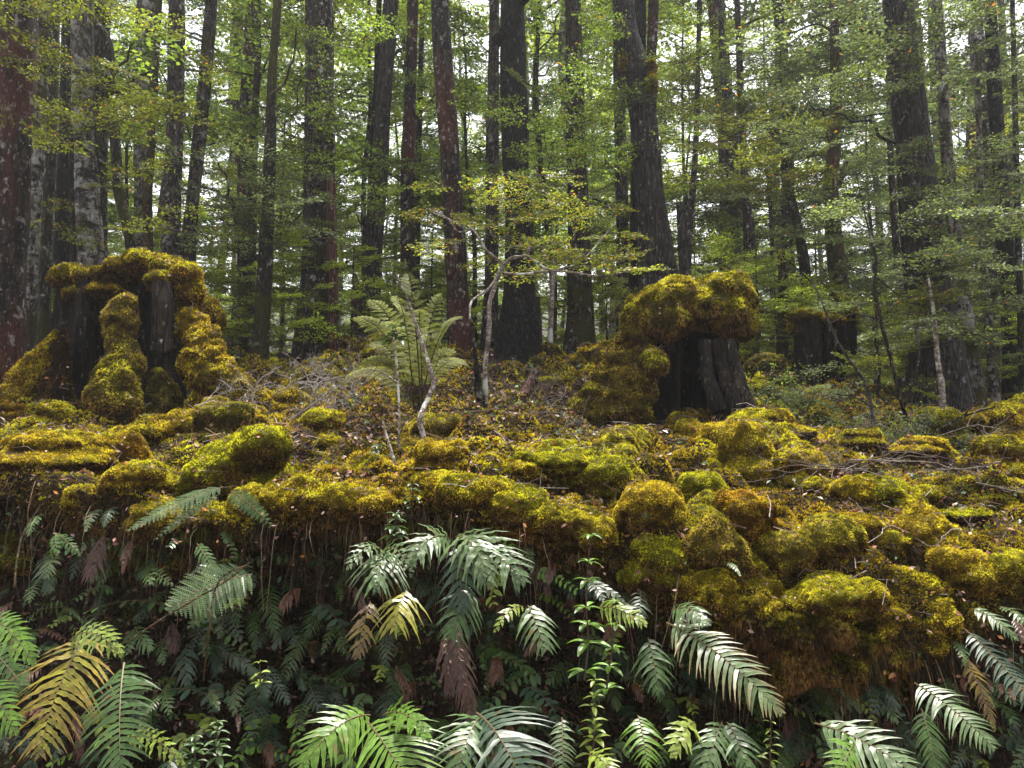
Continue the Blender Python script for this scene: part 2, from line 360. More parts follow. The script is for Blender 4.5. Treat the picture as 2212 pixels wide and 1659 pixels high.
def tufts(mb, V, F, ln, sp, kind='gold', seed=0, keep=None, nb=3, grav=.5, wd=.42, tint=None, cut=-9):
    a, b_, c = V[F[:, 0]], V[F[:, 1]], V[F[:, 2]]
    quad = F.shape[1] == 4
    tri = [(a, b_, c)] + ([(a, c, V[F[:, 3]])] if quad else [])
    A = np.concatenate([t[0] for t in tri]); B = np.concatenate([t[1] for t in tri]); C = np.concatenate([t[2] for t in tri])
    ar = .5 * np.linalg.norm(np.cross(B - A, C - A), axis=1)
    if keep is not None: ar = ar * np.concatenate([keep] * len(tri))
    tot = ar.sum()
    spv = sp
    n_ = int(tot / (spv * spv)); n_ = min(n_, 560000)
    if n_ < 1: return
    r_ = np.random.default_rng(seed + 100)
    f = r_.choice(len(ar), n_, p=ar / tot)
    r1 = np.sqrt(r_.random(n_))[:, None]; r2 = r_.random(n_)[:, None]
    p = A[f] * (1 - r1) + B[f] * r1 * (1 - r2) + C[f] * r1 * r2
    nn_ = nrm(np.cross(B[f] - A[f], C[f] - A[f]))
    k = nn_[:, 2] > cut; p = p[k]; nn_ = nn_[k]; n_ = len(p)
    lnv = ln(p) if callable(ln) else np.full(n_, ln)
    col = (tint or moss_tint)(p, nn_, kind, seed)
    clump = 1 + .5 * fbm(p, .35 / float(np.median(lnv)), 2, 77)
    tj = r_.uniform(.4, 1.6, n_) * np.clip(1 + 1.6 * fbm(p, .22 / float(np.median(lnv)), 2, 78), .3, 1.9)
    for q in range(nb):
        d = nrm(nn_ + r_.normal(0, .65, (n_, 3)) + np.array([0, 0, .15]) - np.array([0, 0, grav]) * np.clip(.6 - nn_[:, 2:3], 0, 1.3))
        L = (lnv * clump * r_.uniform(.6, 1.4, n_))[:, None]
        s = nrm(np.cross(d, r_.normal(0, 1, (n_, 3)))) * L * wd
        b0 = p - nn_ * L * .25
        v = np.stack([b0 - s, b0 + s, p + d * L - np.array([0, 0, grav * .4]) * L * np.clip(.5 - nn_[:, 2:3], 0, 1)], 1).reshape(-1, 3)
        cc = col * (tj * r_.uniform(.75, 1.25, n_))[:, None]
        cv = np.stack([cc * .35, cc * .35, cc * 1.25], 1).reshape(-1, 3)  # paler young tips; darkened blade bases paint shade into the gaps between tufts
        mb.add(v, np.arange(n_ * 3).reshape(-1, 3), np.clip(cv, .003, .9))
def roughen(V, F, amp, scale, seed, o=4):
    Nn = vnormals(V, F); k = fbm(V, scale, o, seed); k2 = np.abs(fbm(V, scale * 2.6, 3, seed + 3))
    return V + Nn * ((k - .3 * k2) * amp)[:, None]
SOL = []
def moss_solid(name, ells, vox, ln, sp, kind, seed, parent=None, loc=None, amp=.25, nb=3, grav=.5, keepz=None, sm=6):
    V, F = blob(ells, vox, sm); r = float(np.mean([min(e[1]) for e in ells]))
    V = roughen(V, F, r * amp * 1.6, 1.1 / r, seed); V = roughen(V, F, ln * 1.2, .2 / ln, seed + 5, 3); Nn = vnormals(V, F)
    SOL.append((V, F)); mb = MB(); mb.add(V, F, np.clip(moss_tint(V, Nn, kind, seed) * .22, .004, 1))  # surface under the tufts tinted darker, shade of the gaps painted in
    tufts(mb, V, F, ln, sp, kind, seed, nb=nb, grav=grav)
    return mb.build(name, M_MOSS, parent, loc if loc is not None else ells[0][0], smooth=True)
HUM = []
def hummock(u, v, w_, h_, kind, label, cat='moss mound', group=None, d=None, lumps=4, depth=1.0, slope=0.0, seed=None, name='moss_hummock', hang=0.0, ellip=None):
    seed = len(HUM) + 1 if seed is None else seed
    rr = random.Random(seed * 7 + 3)
    if d is None: d = gp(u, v + h_ * .45)[1]
    k = px(d); w_ *= 1.2; h_ *= 1.38; c = P(u, v, d); a, b_ = w_ / 2 * k, h_ / 2 * k
    dep = max(a, b_) * depth
    c = c + np.array([0, dep * .55, 0])
    E = [(c, (a * .78, dep, b_ * .75)), (c + np.array([0, dep * .25, -b_ * .55]), (a * 1.12, dep * 1.15, b_ * .7))] + ([(c + np.array([rr.uniform(-.4, .4) * a, -dep * .25, -b_ * .95]), (a * rr.uniform(.9, 1.3), dep * 1.15, b_ * .6))] if d > 3.6 else [])
    zg = gd(u, max(d, 3.3))[2] if d > 4.2 else c[2] - b_
    if d > 4.2 and zg < c[2] - b_ * .9:
        hh = (c[2] - zg) / 2 + .1; E.append((np.array([c[0], c[1] + dep * .2, (c[2] + zg) / 2 - .05]), (a * .8, dep * .9, hh)))
    for q in range(lumps):
        t = (q + .5) / lumps * 2 - 1
        E.append((c + np.array([t * a * .7, rr.uniform(-.5, .2) * dep, slope * t * b_ + rr.uniform(-.35, .2) * b_]), (a * rr.uniform(.3, .48), dep * rr.uniform(.4, .6), b_ * rr.uniform(.5, .8))))
    if hang: E.append((c + np.array([0, dep * .1, -b_ * hang]), (a * .6, dep * .7, b_ * .9)))
    if ellip: E += [(P(x, y, d), (rx * k, rx * k, ry * k)) for x, y, rx, ry in ellip]
    pix = d / 745
    o = moss_solid(name, E, max(.008, min(a, b_) / 9), pix * 1.5, pix * 1.35, kind, seed, loc=c - np.array([0, 0, b_]), amp=.2)
    tag(o, label, cat, group); HUM.append((u, v, label)); return o
G1 = 'moss mounds on the bank'
hummock(228, 985, 135, 110, 'rust', 'round orange moss dome low on the bank below the left stump', group=G1, hang=.5)
hummock(80, 960, 200, 60, 'gold', 'long orange topped moss ridge at the left edge under the left stump', group=G1, slope=.5)
hummock(490, 1010, 215, 120, 'green', 'smooth bright green moss slope left of centre on the bank', group=G1, slope=.8)
hummock(490, 860, 170, 75, 'gold', 'wide yellow moss mound spreading at the right foot of the left stump', group=G1, slope=-.4)
hummock(690, 818, 105, 58, 'olive', 'dark olive moss mound behind the twig tangle', group=G1)
hummock(618, 860, 90, 40, 'gold', 'low yellow moss pad behind the grey twig tangle', group=G1)
hummock(322, 1110, 110, 70, 'gold', 'yellow moss clump at the bank edge behind the lacy pale frond', group=G1)
hummock(805, 1078, 120, 62, 'gold', 'rounded gold moss cushion at the bank edge left of the forked pale sapling', group=G1)
hummock(1210, 972, 150, 40, 'gold', 'flat gold moss cushion, upper one of the stacked pair mid bank', group=G1)
hummock(1195, 1000, 130, 42, 'green', 'flat green moss cushion, lower one of the stacked pair mid bank', group=G1)
hummock(1322, 1030, 155, 90, 'green', 'large yellow green moss cushion mid bank below the big mossy stump', group=G1, hang=.5)
hummock(1342, 952, 84, 64, 'dull', 'brownish moss lump directly below the big mossy stump', group=G1)
hummock(1135, 1085, 100, 60, 'green', 'bright moss pad at the bank edge above the orange moss lump', group=G1)
hummock(1140, 1140, 105, 58, 'rust', 'orange brown moss lump on the bank edge above the glossy ferns', group=G1)
hummock(1245, 1128, 130, 62, 'dull', 'sloping granular moss shelf right of the orange moss lump', group=G1, slope=-.5)
hummock(1475, 912, 62, 44, 'rust', 'small orange moss ball in front of the hollow of the big mossy stump', group=G1)
hummock(1530, 1062, 108, 84, 'green', 'yellow green moss knob right of the dark gap mid bank', group=G1)
hummock(1612, 1108, 122, 84, 'rust', 'orange brown moss block overhanging a dark hole', group=G1, hang=1.1)
hummock(1622, 962, 115, 100, 'gold', 'tall rounded moss cushion right of centre below the big stump', group=G1, hang=.4)
hummock(1745, 1003, 135, 66, 'gold', 'moss mound with browner right end, between two rounded cushions', group=G1, slope=-.4)
hummock(1650, 905, 130, 46, 'gold', 'moss cushion with bright crest right of the foot of the big stump', group=G1)
hummock(1900, 1068, 165, 76, 'green', 'long moss ledge with bright green top on the right', group=G1, hang=.7)
hummock(2105, 1112, 115, 20, 'green', 'thin yellow green moss strip on the ground at right', group=G1, lumps=3)
hummock(2105, 1230, 120, 90, 'gold', 'fluffy yellow moss cushion at the right bank edge', group=G1)
hummock(2195, 1240, 90, 90, 'rust', 'orange brown moss cushion cut by the right edge of the picture', group=G1)
hummock(1745, 868, 56, 66, 'gold', 'small upright yellow moss cone behind the twigs right of the big stump', group=G1, d=6.8)
hummock(1850, 908, 90, 26, 'gold', 'low bright moss pad behind thin saplings at right', group=G1, d=6.2)
hummock(1870, 940, 80, 26, 'gold', 'low yellow moss pad just below another behind the saplings', group=G1)
hummock(2010, 957, 90, 26, 'gold', 'yellow moss pad by the base of the pale pink sapling', group=G1)
hummock(2190, 1048, 70, 26, 'gold', 'small yellow moss pad at the right edge above the cushions', group=G1)
hummock(1660, 790, 90, 55, 'olive', 'olive moss mound behind the right side of the big stump', group=G1, d=7)
hummock(1640, 850, 110, 60, 'olive', 'dull moss heap between the big stump and the small upright cone', group=G1, d=6.2)
hummock(1130, 1015, 90, 40, 'gold', 'small gold moss lump by the fallen curved white stick', group=G1)
hummock(960, 1050, 130, 56, 'gold', 'gold moss swell right of the forked pale sapling base', group=G1)
hummock(1240, 792, 110, 22, 'gold', 'thin gold moss pad on the crest near the grey brown trunk', group=G1, d=8)
hummock(1180, 828, 70, 26, 'green', 'small green moss pad beside the red rotten log', group=G1, d=6.8)
hummock(830, 735, 70, 50, 'gold', 'yellow moss lump behind the fern clump', group=G1, d=8)
hummock(745, 745, 56, 44, 'gold', 'yellow moss lump at the foot of the big dark left trunk', group=G1, d=9)
_rm = random.Random(77); _n = 0
NB = [(250, 'the left stump'), (500, 'the smooth green slope'), (700, 'the twig tangle'), (900, 'the forked pale sapling'), (1100, 'the curved white stick'), (1320, 'the large mid bank cushion'), (1490, 'the big hollow stump'), (1700, 'the rounded right cushions'), (1900, 'the long moss ledge'), (2110, 'the right bank edge')]
_lc = {}
for _try in range(400):
    u = _rm.uniform(-60, 2280); v = _rm.uniform(880, 1290)
    g_ = gp(u, v)
    if g_[1] < 3.0 or g_[1] > 6.5 or abs(uv(g_)[1] - v) > 25: continue
    w_ = _rm.uniform(60, 150)
    if any(abs(u - a[0]) < (w_ * .5 + 35) and abs(v - a[1]) < 34 for a in HUM): continue
    if ((u - 1150) / 200) ** 2 + ((v - 880) / 60) ** 2 < 1 or ((u - 270) / 200) ** 2 + ((v - 800) / 130) ** 2 < 1: continue
    nb_ = min(NB, key=lambda x: abs(x[0] - u)); kd = _rm.choice(['gold', 'green', 'dull', 'rust', 'gold', 'olive'])
    cn = {'gold': 'yellow', 'green': 'yellow green', 'dull': 'dull khaki', 'rust': 'orange brown', 'olive': 'dark olive'}[kd]
    rel = ('high up' if g_[1] > 4.6 else 'half way down' if g_[1] > 3.8 else 'near the edge') + (', left of ' if u < nb_[0] else ', right of ') + nb_[1]
    lab = f'small {cn} moss pad ' + rel; _lc[lab] = _lc.get(lab, 0) + 1
    if _lc[lab] > 1: continue
    hummock(u, v, w_, w_ * _rm.uniform(.35, .7), kd, lab, group='small moss pads'); _n += 1
    if _n > 22: break
# the big overhanging moss mass at lower right
hummock(1435, 1205, 150, 105, 'green', 'square bright yellow green moss block overhanging the bank edge', group=G1, hang=.8, d=2.9)
hummock(1830, 1290, 170, 70, 'gold', 'gold moss step above the brown hanging apron', group=G1, d=2.62)

# moss carpet over the top of the bank: one sheet of tiny plants
kk = np.repeat(np.ones(1), 1)
fc = _flat[GF].mean(1); fk = ((_kg[:-1] + _kg[1:]) / 2)[None].repeat(len(_ug) - 1, 0).ravel(); fu = ((_ug[:-1] + _ug[1:]) / 2)[:, None].repeat(len(_kg) - 1, 1).ravel()
cover = fbm(fc, .9, 3, 61) + .35 * fbm(fc, 4, 2, 62)
bare = (((fu - 1150) / 260) ** 2 + ((fc[:, 1] - 5.2) / 1.3) ** 2 < 1) | (((fu - 780) / 180) ** 2 + ((fc[:, 1] - 5.0) / 1.0) ** 2 < 1)
cover = cover - .38 * bare
near = (fu > -1000) & (fu < 3200)
dens = np.where(near & (fk > 3.4) & (fc[:, 1] < 11), np.clip(1.1 + 2.0 * cover, .25, 1), 0.) * np.clip(3.6 / fc[:, 1], .25, 1.3) ** 2
def carpet_tint(p, nn_, kind, seed):
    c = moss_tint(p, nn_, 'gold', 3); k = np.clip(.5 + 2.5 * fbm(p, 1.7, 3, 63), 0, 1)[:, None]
    lit = np.array([(.16, .06, .03)]); return np.where((vn(p * 55, 3)[:, None] > .62), lit * (1 + .6 * vn(p * 30, 5)[:, None]), c * (.55 + .5 * k))
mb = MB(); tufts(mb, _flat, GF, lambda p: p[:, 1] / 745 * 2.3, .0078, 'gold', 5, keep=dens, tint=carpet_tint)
o = mb.build('moss_carpet', M_MOSS); tag(o, 'thin carpet of yellow moss over the bank top', 'moss', kind='stuff')
# dark hanging moss and root fringe under the lip
dens = np.where(near & (fk > 2.0) & (fk < 4.6), 1., 0.) * np.clip(.5 + 1.5 * cover, .1, 1)
def fringe_tint(p, nn_, kind, seed): return np.array([(.05, .035, .018)]) * (1 + .5 * vn(p * 20, 6)[:, None]) + np.array([(.03, .04, 0)]) * np.clip(fbm(p, 5, 2, 8)[:, None] * 3, 0, 1)
mb = MB(); tufts(mb, _flat, GF, .03, .016, 'brown', 6, keep=dens, tint=fringe_tint, grav=1.4, wd=.12)
o = mb.build('root_fringe', M_MOSS); tag(o, 'dark rootlets and dead moss hanging on the bank face', 'rootlets', kind='stuff')
# leaf litter
def flakes(p, nn_, size, cols, r_, tilt=.5):
    n_ = len(p); d = nrm(r_.normal(0, 1, (n_, 3))); up = nrm(nn_ + r_.normal(0, tilt, (n_, 3)))
    a = nrm(np.cross(up, d)); b_ = np.cross(up, a); s = (size * r_.uniform(.6, 1.3, n_))[:, None]
    v = np.stack([p - a * s, p + b_ * s * .55 + up * s * .15, p + a * s, p - b_ * s * .55 + up * s * .15], 1).reshape(-1, 3)
    c = np.array(cols)[r_.integers(0, len(cols), n_)] * r_.uniform(.6, 1.3, (n_, 1))
    return v, np.arange(n_ * 4).reshape(-1, 4), np.repeat(c, 4, 0)
def scatter(dens, n_, r_, V=_flat, F=GF):
    A, B, C, D = (V[F[:, i]] for i in range(4)); ar = np.linalg.norm(np.cross(C - A, D - B), axis=1) * dens
    f = r_.choice(len(ar), n_, p=ar / ar.sum()); a, b_ = r_.random((2, n_, 1))
    p = A[f] * (1 - a) * (1 - b_) + B[f] * a * (1 - b_) + C[f] * a * b_ + D[f] * (1 - a) * b_
    return p, nrm(np.cross(C[f] - A[f], D[f] - B[f]))
r_ = np.random.default_rng(5)
dens = np.where(near & (fk > 4.2) & (fc[:, 1] < 12), 1., 0.) * np.clip(.25 - cover + .5 * bare, .04, 1) / fc[:, 1] ** 1.2
p, q = scatter(dens, 14000, r_)
LIT = [(.22, .08, .045), (.30, .14, .08), (.14, .06, .04), (.40, .27, .20), (.35, .13, .03), (.10, .05, .035), (.25, .16, .10)]
v, f, c = flakes(p + np.array([0, 0, .012]), q, .0026 * p[:, 1] + .006, LIT, r_, .6)
o = MB().add(v, f, c).build('leaf_litter', M_LITTER); tag(o, 'fallen brown and orange beech leaves strewn over the bank top', 'leaf litter', kind='stuff')

# undergrowth on the far rise
dens_ = np.where((_kg[:-1] + _kg[1:])[None].repeat(len(_ug) - 1, 0).ravel() / 2 > 8.3, 1., 0.) * (np.abs(fc[:, 0]) < fc[:, 1] * 1.1) / np.maximum(fc[:, 1], 5) ** 1.6
p, q = scatter(dens_, 60000, r_)
p = p + np.stack([r_.normal(0, .3, len(p)), r_.normal(0, .3, len(p)), np.abs(r_.normal(0, .022, len(p))) * p[:, 1]], 1)
v, f, c = flakes(p, np.tile([0, -.5, .8], (len(p), 1)), .0026 * p[:, 1], [(.16, .24, .03), (.10, .16, .02), (.22, .30, .03), (.08, .10, .03), (.2, .17, .03)], r_, .8)
o = MB().add(v, f, c).build('undergrowth', M_LEAF); tag(o, 'low green undergrowth covering the rise behind the trunks', 'undergrowth', kind='stuff')

# ================================================================ STUMPS
def shell(u_c, v_top, v_bot, r_top, r_bot, d, open_c, open_w, seed, flare=1.5, thick=.16, tilt=0, ytop=None):
    """hollow trunk shell: open_c / open_w = direction (degrees from straight at the camera, + = right) and width of the gap"""
    k = px(d); na, nz = 150, 60
    a0 = R(open_c + open_w / 2); a = a0 + np.linspace(0, 2 * np.pi - R(open_w), na)
    z = np.linspace(0, 1, nz); Vs = []
    for inner in (0, 1):
        g = []
        for t in z:
            rr = (r_bot + (r_top - r_bot) * (t ** .45)) * k * (1 + (flare - 1) * max(0, (.25 - t) / .25) ** 2 * .5)
            c = P(u_c + tilt * t, v_bot + (v_top - v_bot) * t, d)
            f = 1 + .10 * np.sin(a * 5 + seed) * (1.2 - t) + .06 * np.sin(a * 11 + seed * 2)
            pt = np.stack([np.sin(a), -np.cos(a), np.zeros(na)], 1)
            nz_ = fbm(np.stack([np.sin(a) * 3.2, np.cos(a) * 3.2, np.full(na, t * .9)], 1), 2.4, 4, seed)
            rad = rr * (f + .22 * nz_ ) * (1 - thick * inner)
            g.append(c + pt * rad[:, None] + np.array([0, 0, 0]))
        Vs.append(np.array(g))
    V = np.concatenate([Vs[0].reshape(-1, 3), Vs[1].reshape(-1, 3)])
    i = np.arange(nz - 1)[:, None] * na; j = np.arange(na - 1)[None]
    Fo = np.stack([i + j, i + j + 1, i + na + j + 1, i + na + j], -1).reshape(-1, 4); M_ = nz * na
    e = np.arange(nz - 1) * na
    side = np.stack([e, e + na, e + na + M_, e + M_], 1); side2 = np.stack([e + na - 1 + M_, e + 2 * na - 1 + M_, e + 2 * na - 1, e + na - 1], 1)
    t_ = (nz - 1) * na + np.arange(na - 1); top = np.stack([t_, t_ + 1, t_ + 1 + M_, t_ + M_], 1)
    return V, np.concatenate([Fo, Fo[:, ::-1] + M_, side, side2, top])
def E(u, v, d, rx, ry, rd=None, dy=0.0):
    k = px(d + dy); return (P(u, v, d + dy), (rx * k, (rd or rx) * k, ry * k))
def chain(pts, d, n_=4, dpth=1.0):
    """ellipsoids along a screen path [(u, v, r, dy)]"""
    out = []
    for a, b_ in zip(pts[:-1], pts[1:]):
        for t in np.linspace(0, 1, n_, endpoint=False):
            q = [x + (y - x) * t for x, y in zip(a, b_)]; out.append(E(q[0], q[1], d, q[2], q[2], q[2] * dpth, q[3]))
    q = pts[-1]; out.append(E(q[0], q[1], d, q[2], q[2], q[2] * dpth, q[3])); return out
pixm = lambda d: d / 745
def stump_moss(name, ells, d, kind, seed, root, ln=1.8, sp=1.5, nb=3, grav=.5, vox=.02, amp=.22, lab=None):
    o = moss_solid(name, ells, vox, pixm(d) * ln, pixm(d) * sp, kind, seed, parent=root, loc=ells[0][0], amp=amp, nb=nb, grav=grav)
    if lab: o['label'] = lab
    return o
root = empty('moss_overhang', P(1800, 1300, 2.9)); tag(root, 'huge overhanging mass of moss at lower right, gold above and brown shaggy below', 'moss mound')
def E3(u, v, d, rx, ry, rd=.16): k = px(d); return (P(u, v, d), (rx * k, rd, ry * k))
stump_moss('upper_moss', [E3(1530, 1270, 2.88, 62, 44), E3(1600, 1225, 2.98, 80, 50), E3(1640, 1300, 2.85, 80, 50), E3(1710, 1235, 2.98, 100, 48), E3(1760, 1310, 2.82, 100, 56), E3(1860, 1265, 2.92, 110, 52), E3(1900, 1330, 2.82, 80, 50), E3(1960, 1280, 2.88, 84, 52), E3(2005, 1335, 2.8, 48, 62), E3(2040, 1235, 3.0, 64, 42), E3(1930, 1190, 3.05, 110, 44), E3(1790, 1180, 3.1, 120, 40), E3(1990, 1380, 2.82, 34, 36)], 2.8, 'gold', 83, root, vox=.014, amp=.55)
stump_moss('hanging_moss', [E3(1660, 1370, 2.84, 66, 60), E3(1720, 1410, 2.78, 62, 64), E3(1790, 1420, 2.8, 56, 60), E3(1840, 1370, 2.8, 60, 50), E3(1590, 1330, 2.9, 50, 40), E3(1740, 1350, 2.74, 90, 46), E3(1912, 1410, 2.82, 32, 76, .09), E3(1945, 1380, 2.84, 26, 50, .09), E3(1770, 1465, 2.84, 40, 24, .08), E3(1700, 1460, 2.86, 30, 20, .08)], 2.8, 'brown', 84, root, vox=.013, amp=.55, ln=3.4, sp=1.7, grav=2.2)
# --- right stump (big moss mushroom)
D = 5.3
root = empty('tree_stump', gp(1490, 905)); root.location = P(1490, 900, D); root['_w'] = tuple(root.location)
tag(root, 'large hollow stump capped by a thick double lobed cushion of moss', 'tree stump')
V, F = shell(1505, 690, 925, 78, 112, D + .15, -12, 62, 3, thick=.2)
o = MB().add(V, F).build('hollow_trunk', M_WOOD, root, P(1500, 900, D), smooth=True)
stump_moss('moss_cap', [E(1425, 668, D, 56, 52, 90), E(1460, 652, D, 52, 56, 90), E(1400, 672, D, 44, 40, 70), E(1500, 655, D, 44, 44, 85, .05), E(1550, 645, D, 50, 54, 95), E(1582, 652, D, 46, 60, 85), E(1604, 690, D, 26, 40, 55, -.02), E(1440, 696, D, 54, 34, 60, -.14), E(1400, 700, D, 30, 26, 50, -.1), E(1575, 680, D, 50, 42, 60, -.16), E(1520, 668, D, 44, 42, 60, -.14), E(1600, 705, D, 30, 26, 50, -.12), E(1380, 662, D, 28, 24, 50)], D, 'dull', 71, root, ln=2.4, sp=1.5, nb=3, grav=1.5, amp=.1)
stump_moss('root_buttress', [E(1376, 690, D, 34, 34, 40, -.08), E(1366, 725, D, 38, 38, 42, -.06), E(1388, 735, D, 26, 34, 26, -.05), E(1352, 780, D, 46, 38), E(1390, 785, D, 38, 40, 36, -.12), E(1325, 820, D, 50, 36), E(1375, 825, D, 46, 36, 46, -.1), E(1290, 852, D, 42, 32), E(1340, 860, D, 56, 40, 50, -.06), E(1262, 882, D, 40, 28), E(1320, 895, D, 60, 36, 50, -.06), E(1375, 880, D, 34, 46, 30, -.14), E(1410, 790, D, 32, 31, 30, -.2), E(1402, 840, D, 18, 34, 18, -.16), E(1396, 895, D, 18, 36, 18, -.18)], D, 'dull', 72, root, lab='mossy left buttress root of the big stump', vox=.016, amp=.3)
stump_moss('moss_knob', [E(1412, 782, D, 30, 28, 30, -.24)], D, 'green', 73, root, vox=.012, amp=.2)
stump_moss('root_buttress', chain([(1560, 880, 30, -.05), (1620, 890, 26, 0), (1670, 905, 20, 0)], D, 3), D, 'olive', 74, root, vox=.015)
for q, (u0, v0, u1, v1, w_) in enumerate([(1545, 735, 1580, 865, 15), (1572, 735, 1612, 872, 14), (1522, 735, 1540, 850, 12)]):
    pts = smooth_path([P(u0, v0, D - .28), P((u0 + u1) / 2 - 3, (v0 + v1) / 2, D - .32), P(u1, v1, D - .42), P(u1 + 14, v1 + 40, D - .45)], 12)
    V, F = tube(pts, np.linspace(w_, w_ * 1.3, len(pts)) * px(D), 18, bump=.5, bs=9, seed=q, squash=.3)
    MB().add(V, F).build('wood_rib', M_WOODG if q == 1 else M_WOOD, root, pts[-1], smooth=True)
# --- left stump
D = 5.7
root = empty('tree_stump', P(270, 895, D)); tag(root, 'broad hollow dark stump at left with moss draped along its rim', 'tree stump')
V, F = shell(272, 625, 905, 122, 135, D + .25, 16, 40, 8, thick=.25)
MB().add(V, F).build('hollow_trunk', M_WOOD, root, P(270, 895, D), smooth=True)
stump_moss('moss_cap', [E(160, 605, D, 42, 34, 60), E(205, 608, D, 36, 26, 70), E(250, 606, D, 34, 26, 80), E(180, 640, D, 42, 18, 50, -.05), E(285, 590, D, 36, 30, 90), E(325, 580, D, 44, 33, 90), E(365, 588, D, 42, 34, 80), E(350, 612, D, 30, 26, 60, -.15), E(228, 632, D, 40, 16, 50, -.1)], D, 'gold', 75, root, vox=.016)
stump_moss('moss_cap', [E(404, 600, D, 30, 36, 50, -.1), E(412, 632, D, 26, 36, 40, -.1)], D, 'rust', 76, root, vox=.014, lab='rusty orange drooping moss lobe')
pts = smooth_path([P(350, 615, D - .3), P(352, 680, D - .33), P(350, 735, D - .32), P(360, 762, D - .3)], 10)
V, F = tube(pts, np.array([22, 21, 20, 18, 8])[np.linspace(0, 4, len(pts)).astype(int)] * px(D), 20, bump=.6, bs=10, seed=4, squash=.25)
MB().add(V, F).build('hanging_slab', M_WOODG, root, pts[0], smooth=True)
stump_moss('root_buttress', chain([(268, 652, 20, -.42), (258, 692, 32, -.45), (257, 738, 27, -.48), (267, 780, 33, -.5), (255, 822, 48, -.55), (238, 870, 58, -.6)], D, 6), D, 'dull', 77, root, vox=.016, amp=.35, lab='mossy central root with bright lower end')
stump_moss('root_buttress', chain([(125, 730, 16, -.1), (102, 785, 30, -.12), (60, 830, 42, -.2), (15, 880, 52, -.22), (-40, 930, 56, -.25)], D, 5), D, 'gold', 78, root, vox=.02, amp=.5, lab='mossy root spreading to the left edge')
stump_moss('root_buttress', chain([(392, 672, 18, -.1), (415, 705, 30, -.12), (440, 745, 36, -.2), (440, 785, 46, -.3), (470, 820, 44, -.32), (520, 855, 36, -.3)], D, 5), D, 'gold', 79, root, vox=.02, amp=.5, lab='mossy right root with round shoulder')
stump_moss('root_buttress', chain([(135, 720, 12, -.3), (130, 790, 22, -.35), (125, 850, 34, -.4), (125, 910, 40, -.4)], D, 4), D, 'brown', 80, root, vox=.018, amp=.4, lab='dull brown lichen covered root')
stump_moss('root_buttress', chain([(345, 825, 26, -.25), (350, 860, 34, -.35), (360, 900, 40, -.4)], D, 4), D, 'olive', 81, root, vox=.018, amp=.4)
# --- moss covered roots and ridges flowing down the bank
def ridge(pts, kind, label, n_=6, seed=1, name='mossy_root', cat='mossy root', dz=0, wob=.25):
    rr_ = random.Random(seed); Es = []
    W = [(u, v, r_, gp(u, v + r_ * .5)) for u, v, r_ in pts]
    for a, b_ in zip(W[:-1], W[1:]):
        for t in np.linspace(0, 1, n_, endpoint=False):
            p_ = a[3] + (b_[3] - a[3]) * t; rad = (a[2] + (b_[2] - a[2]) * t) * px(p_[1]) * rr_.uniform(1 - wob, 1 + wob)
            Es.append((p_ + np.array([rr_.gauss(0, .2) * rad, rr_.gauss(0, .2) * rad, rad * .25 + dz]), (rad * rr_.uniform(.9, 1.3), rad * rr_.uniform(.9, 1.3), rad * rr_.uniform(.7, 1.0))))
    k = pixm(W[0][3][1]); o = moss_solid(name, Es, k * 2.6, k * 1.5, k * 1.35, kind, seed + 200, loc=W[0][3], amp=.26)
    tag(o, label, cat, 'moss covered roots and ridges'); return o
ridge([(560, 905, 22), (500, 880, 34), (430, 900, 34), (330, 930, 28), (250, 945, 26)], 'gold', 'mossy root winding along the foot of the left stump', seed=1)
ridge([(600, 955, 22), (540, 975, 40), (470, 1015, 46), (405, 1060, 34)], 'green', 'bright green mossy ridge slanting down left of centre', seed=2)
ridge([(1470, 925, 26), (1560, 935, 26), (1640, 925, 40), (1710, 965, 34), (1790, 1020, 30)], 'gold', 'mossy root running right and down from the big hollow stump', seed=3)
ridge([(1390, 935, 24), (1340, 965, 34), (1330, 1010, 40), (1370, 1060, 40)], 'dull', 'mossy root dropping straight down from the big hollow stump', seed=4)
ridge([(1140, 990, 24), (1210, 975, 30), (1280, 1000, 36), (1350, 1040, 46)], 'green', 'double crested moss ridge mid bank below the red rotten log', seed=5)
ridge([(1090, 1090, 34), (1170, 1110, 40), (1260, 1140, 36), (1330, 1170, 24)], 'gold', 'moss ridge along the bank edge at centre above the whorled seedling', seed=6)
ridge([(1500, 1040, 36), (1540, 1090, 44), (1510, 1150, 44), (1560, 1200, 50)], 'dull', 'knobbly moss ridge above the overhanging mass, left side', seed=7)
ridge([(1760, 1050, 26), (1850, 1060, 34), (1940, 1070, 42), (1990, 1130, 44), (2050, 1220, 44)], 'gold', 'long moss ridge bending down round the right of the overhang', seed=8)
ridge([(540, 1080, 40), (640, 1070, 44), (740, 1075, 40), (850, 1080, 40)], 'gold', 'broad granular moss bank edge left of the forked sapling', seed=9)
ridge([(930, 1040, 34), (1010, 1060, 40), (1080, 1050, 34)], 'gold', 'moss bank edge between the forked sapling and the centre ridge', seed=10)
ridge([(-20, 980, 30), (60, 955, 30), (150, 945, 24), (220, 930, 20)], 'rust', 'orange gold mossy root reaching the left edge', seed=11)
ridge([(2080, 1240, 40), (2150, 1230, 44), (2240, 1240, 44)], 'gold', 'fluffy gold moss step at the right bank edge', seed=12)
ridge([(1850, 1130, 40), (1760, 1160, 44), (1680, 1190, 40)], 'dull', 'dull mossy shelf between the long ledge and the overhanging mass', seed=13)
ridge([(2230, 905, 30), (2170, 925, 26), (2100, 945, 20)], 'gold', 'fallen log thick with bright yellow moss at the right edge', seed=14, name='mossy_log', cat='fallen log', dz=.12, wob=.1)
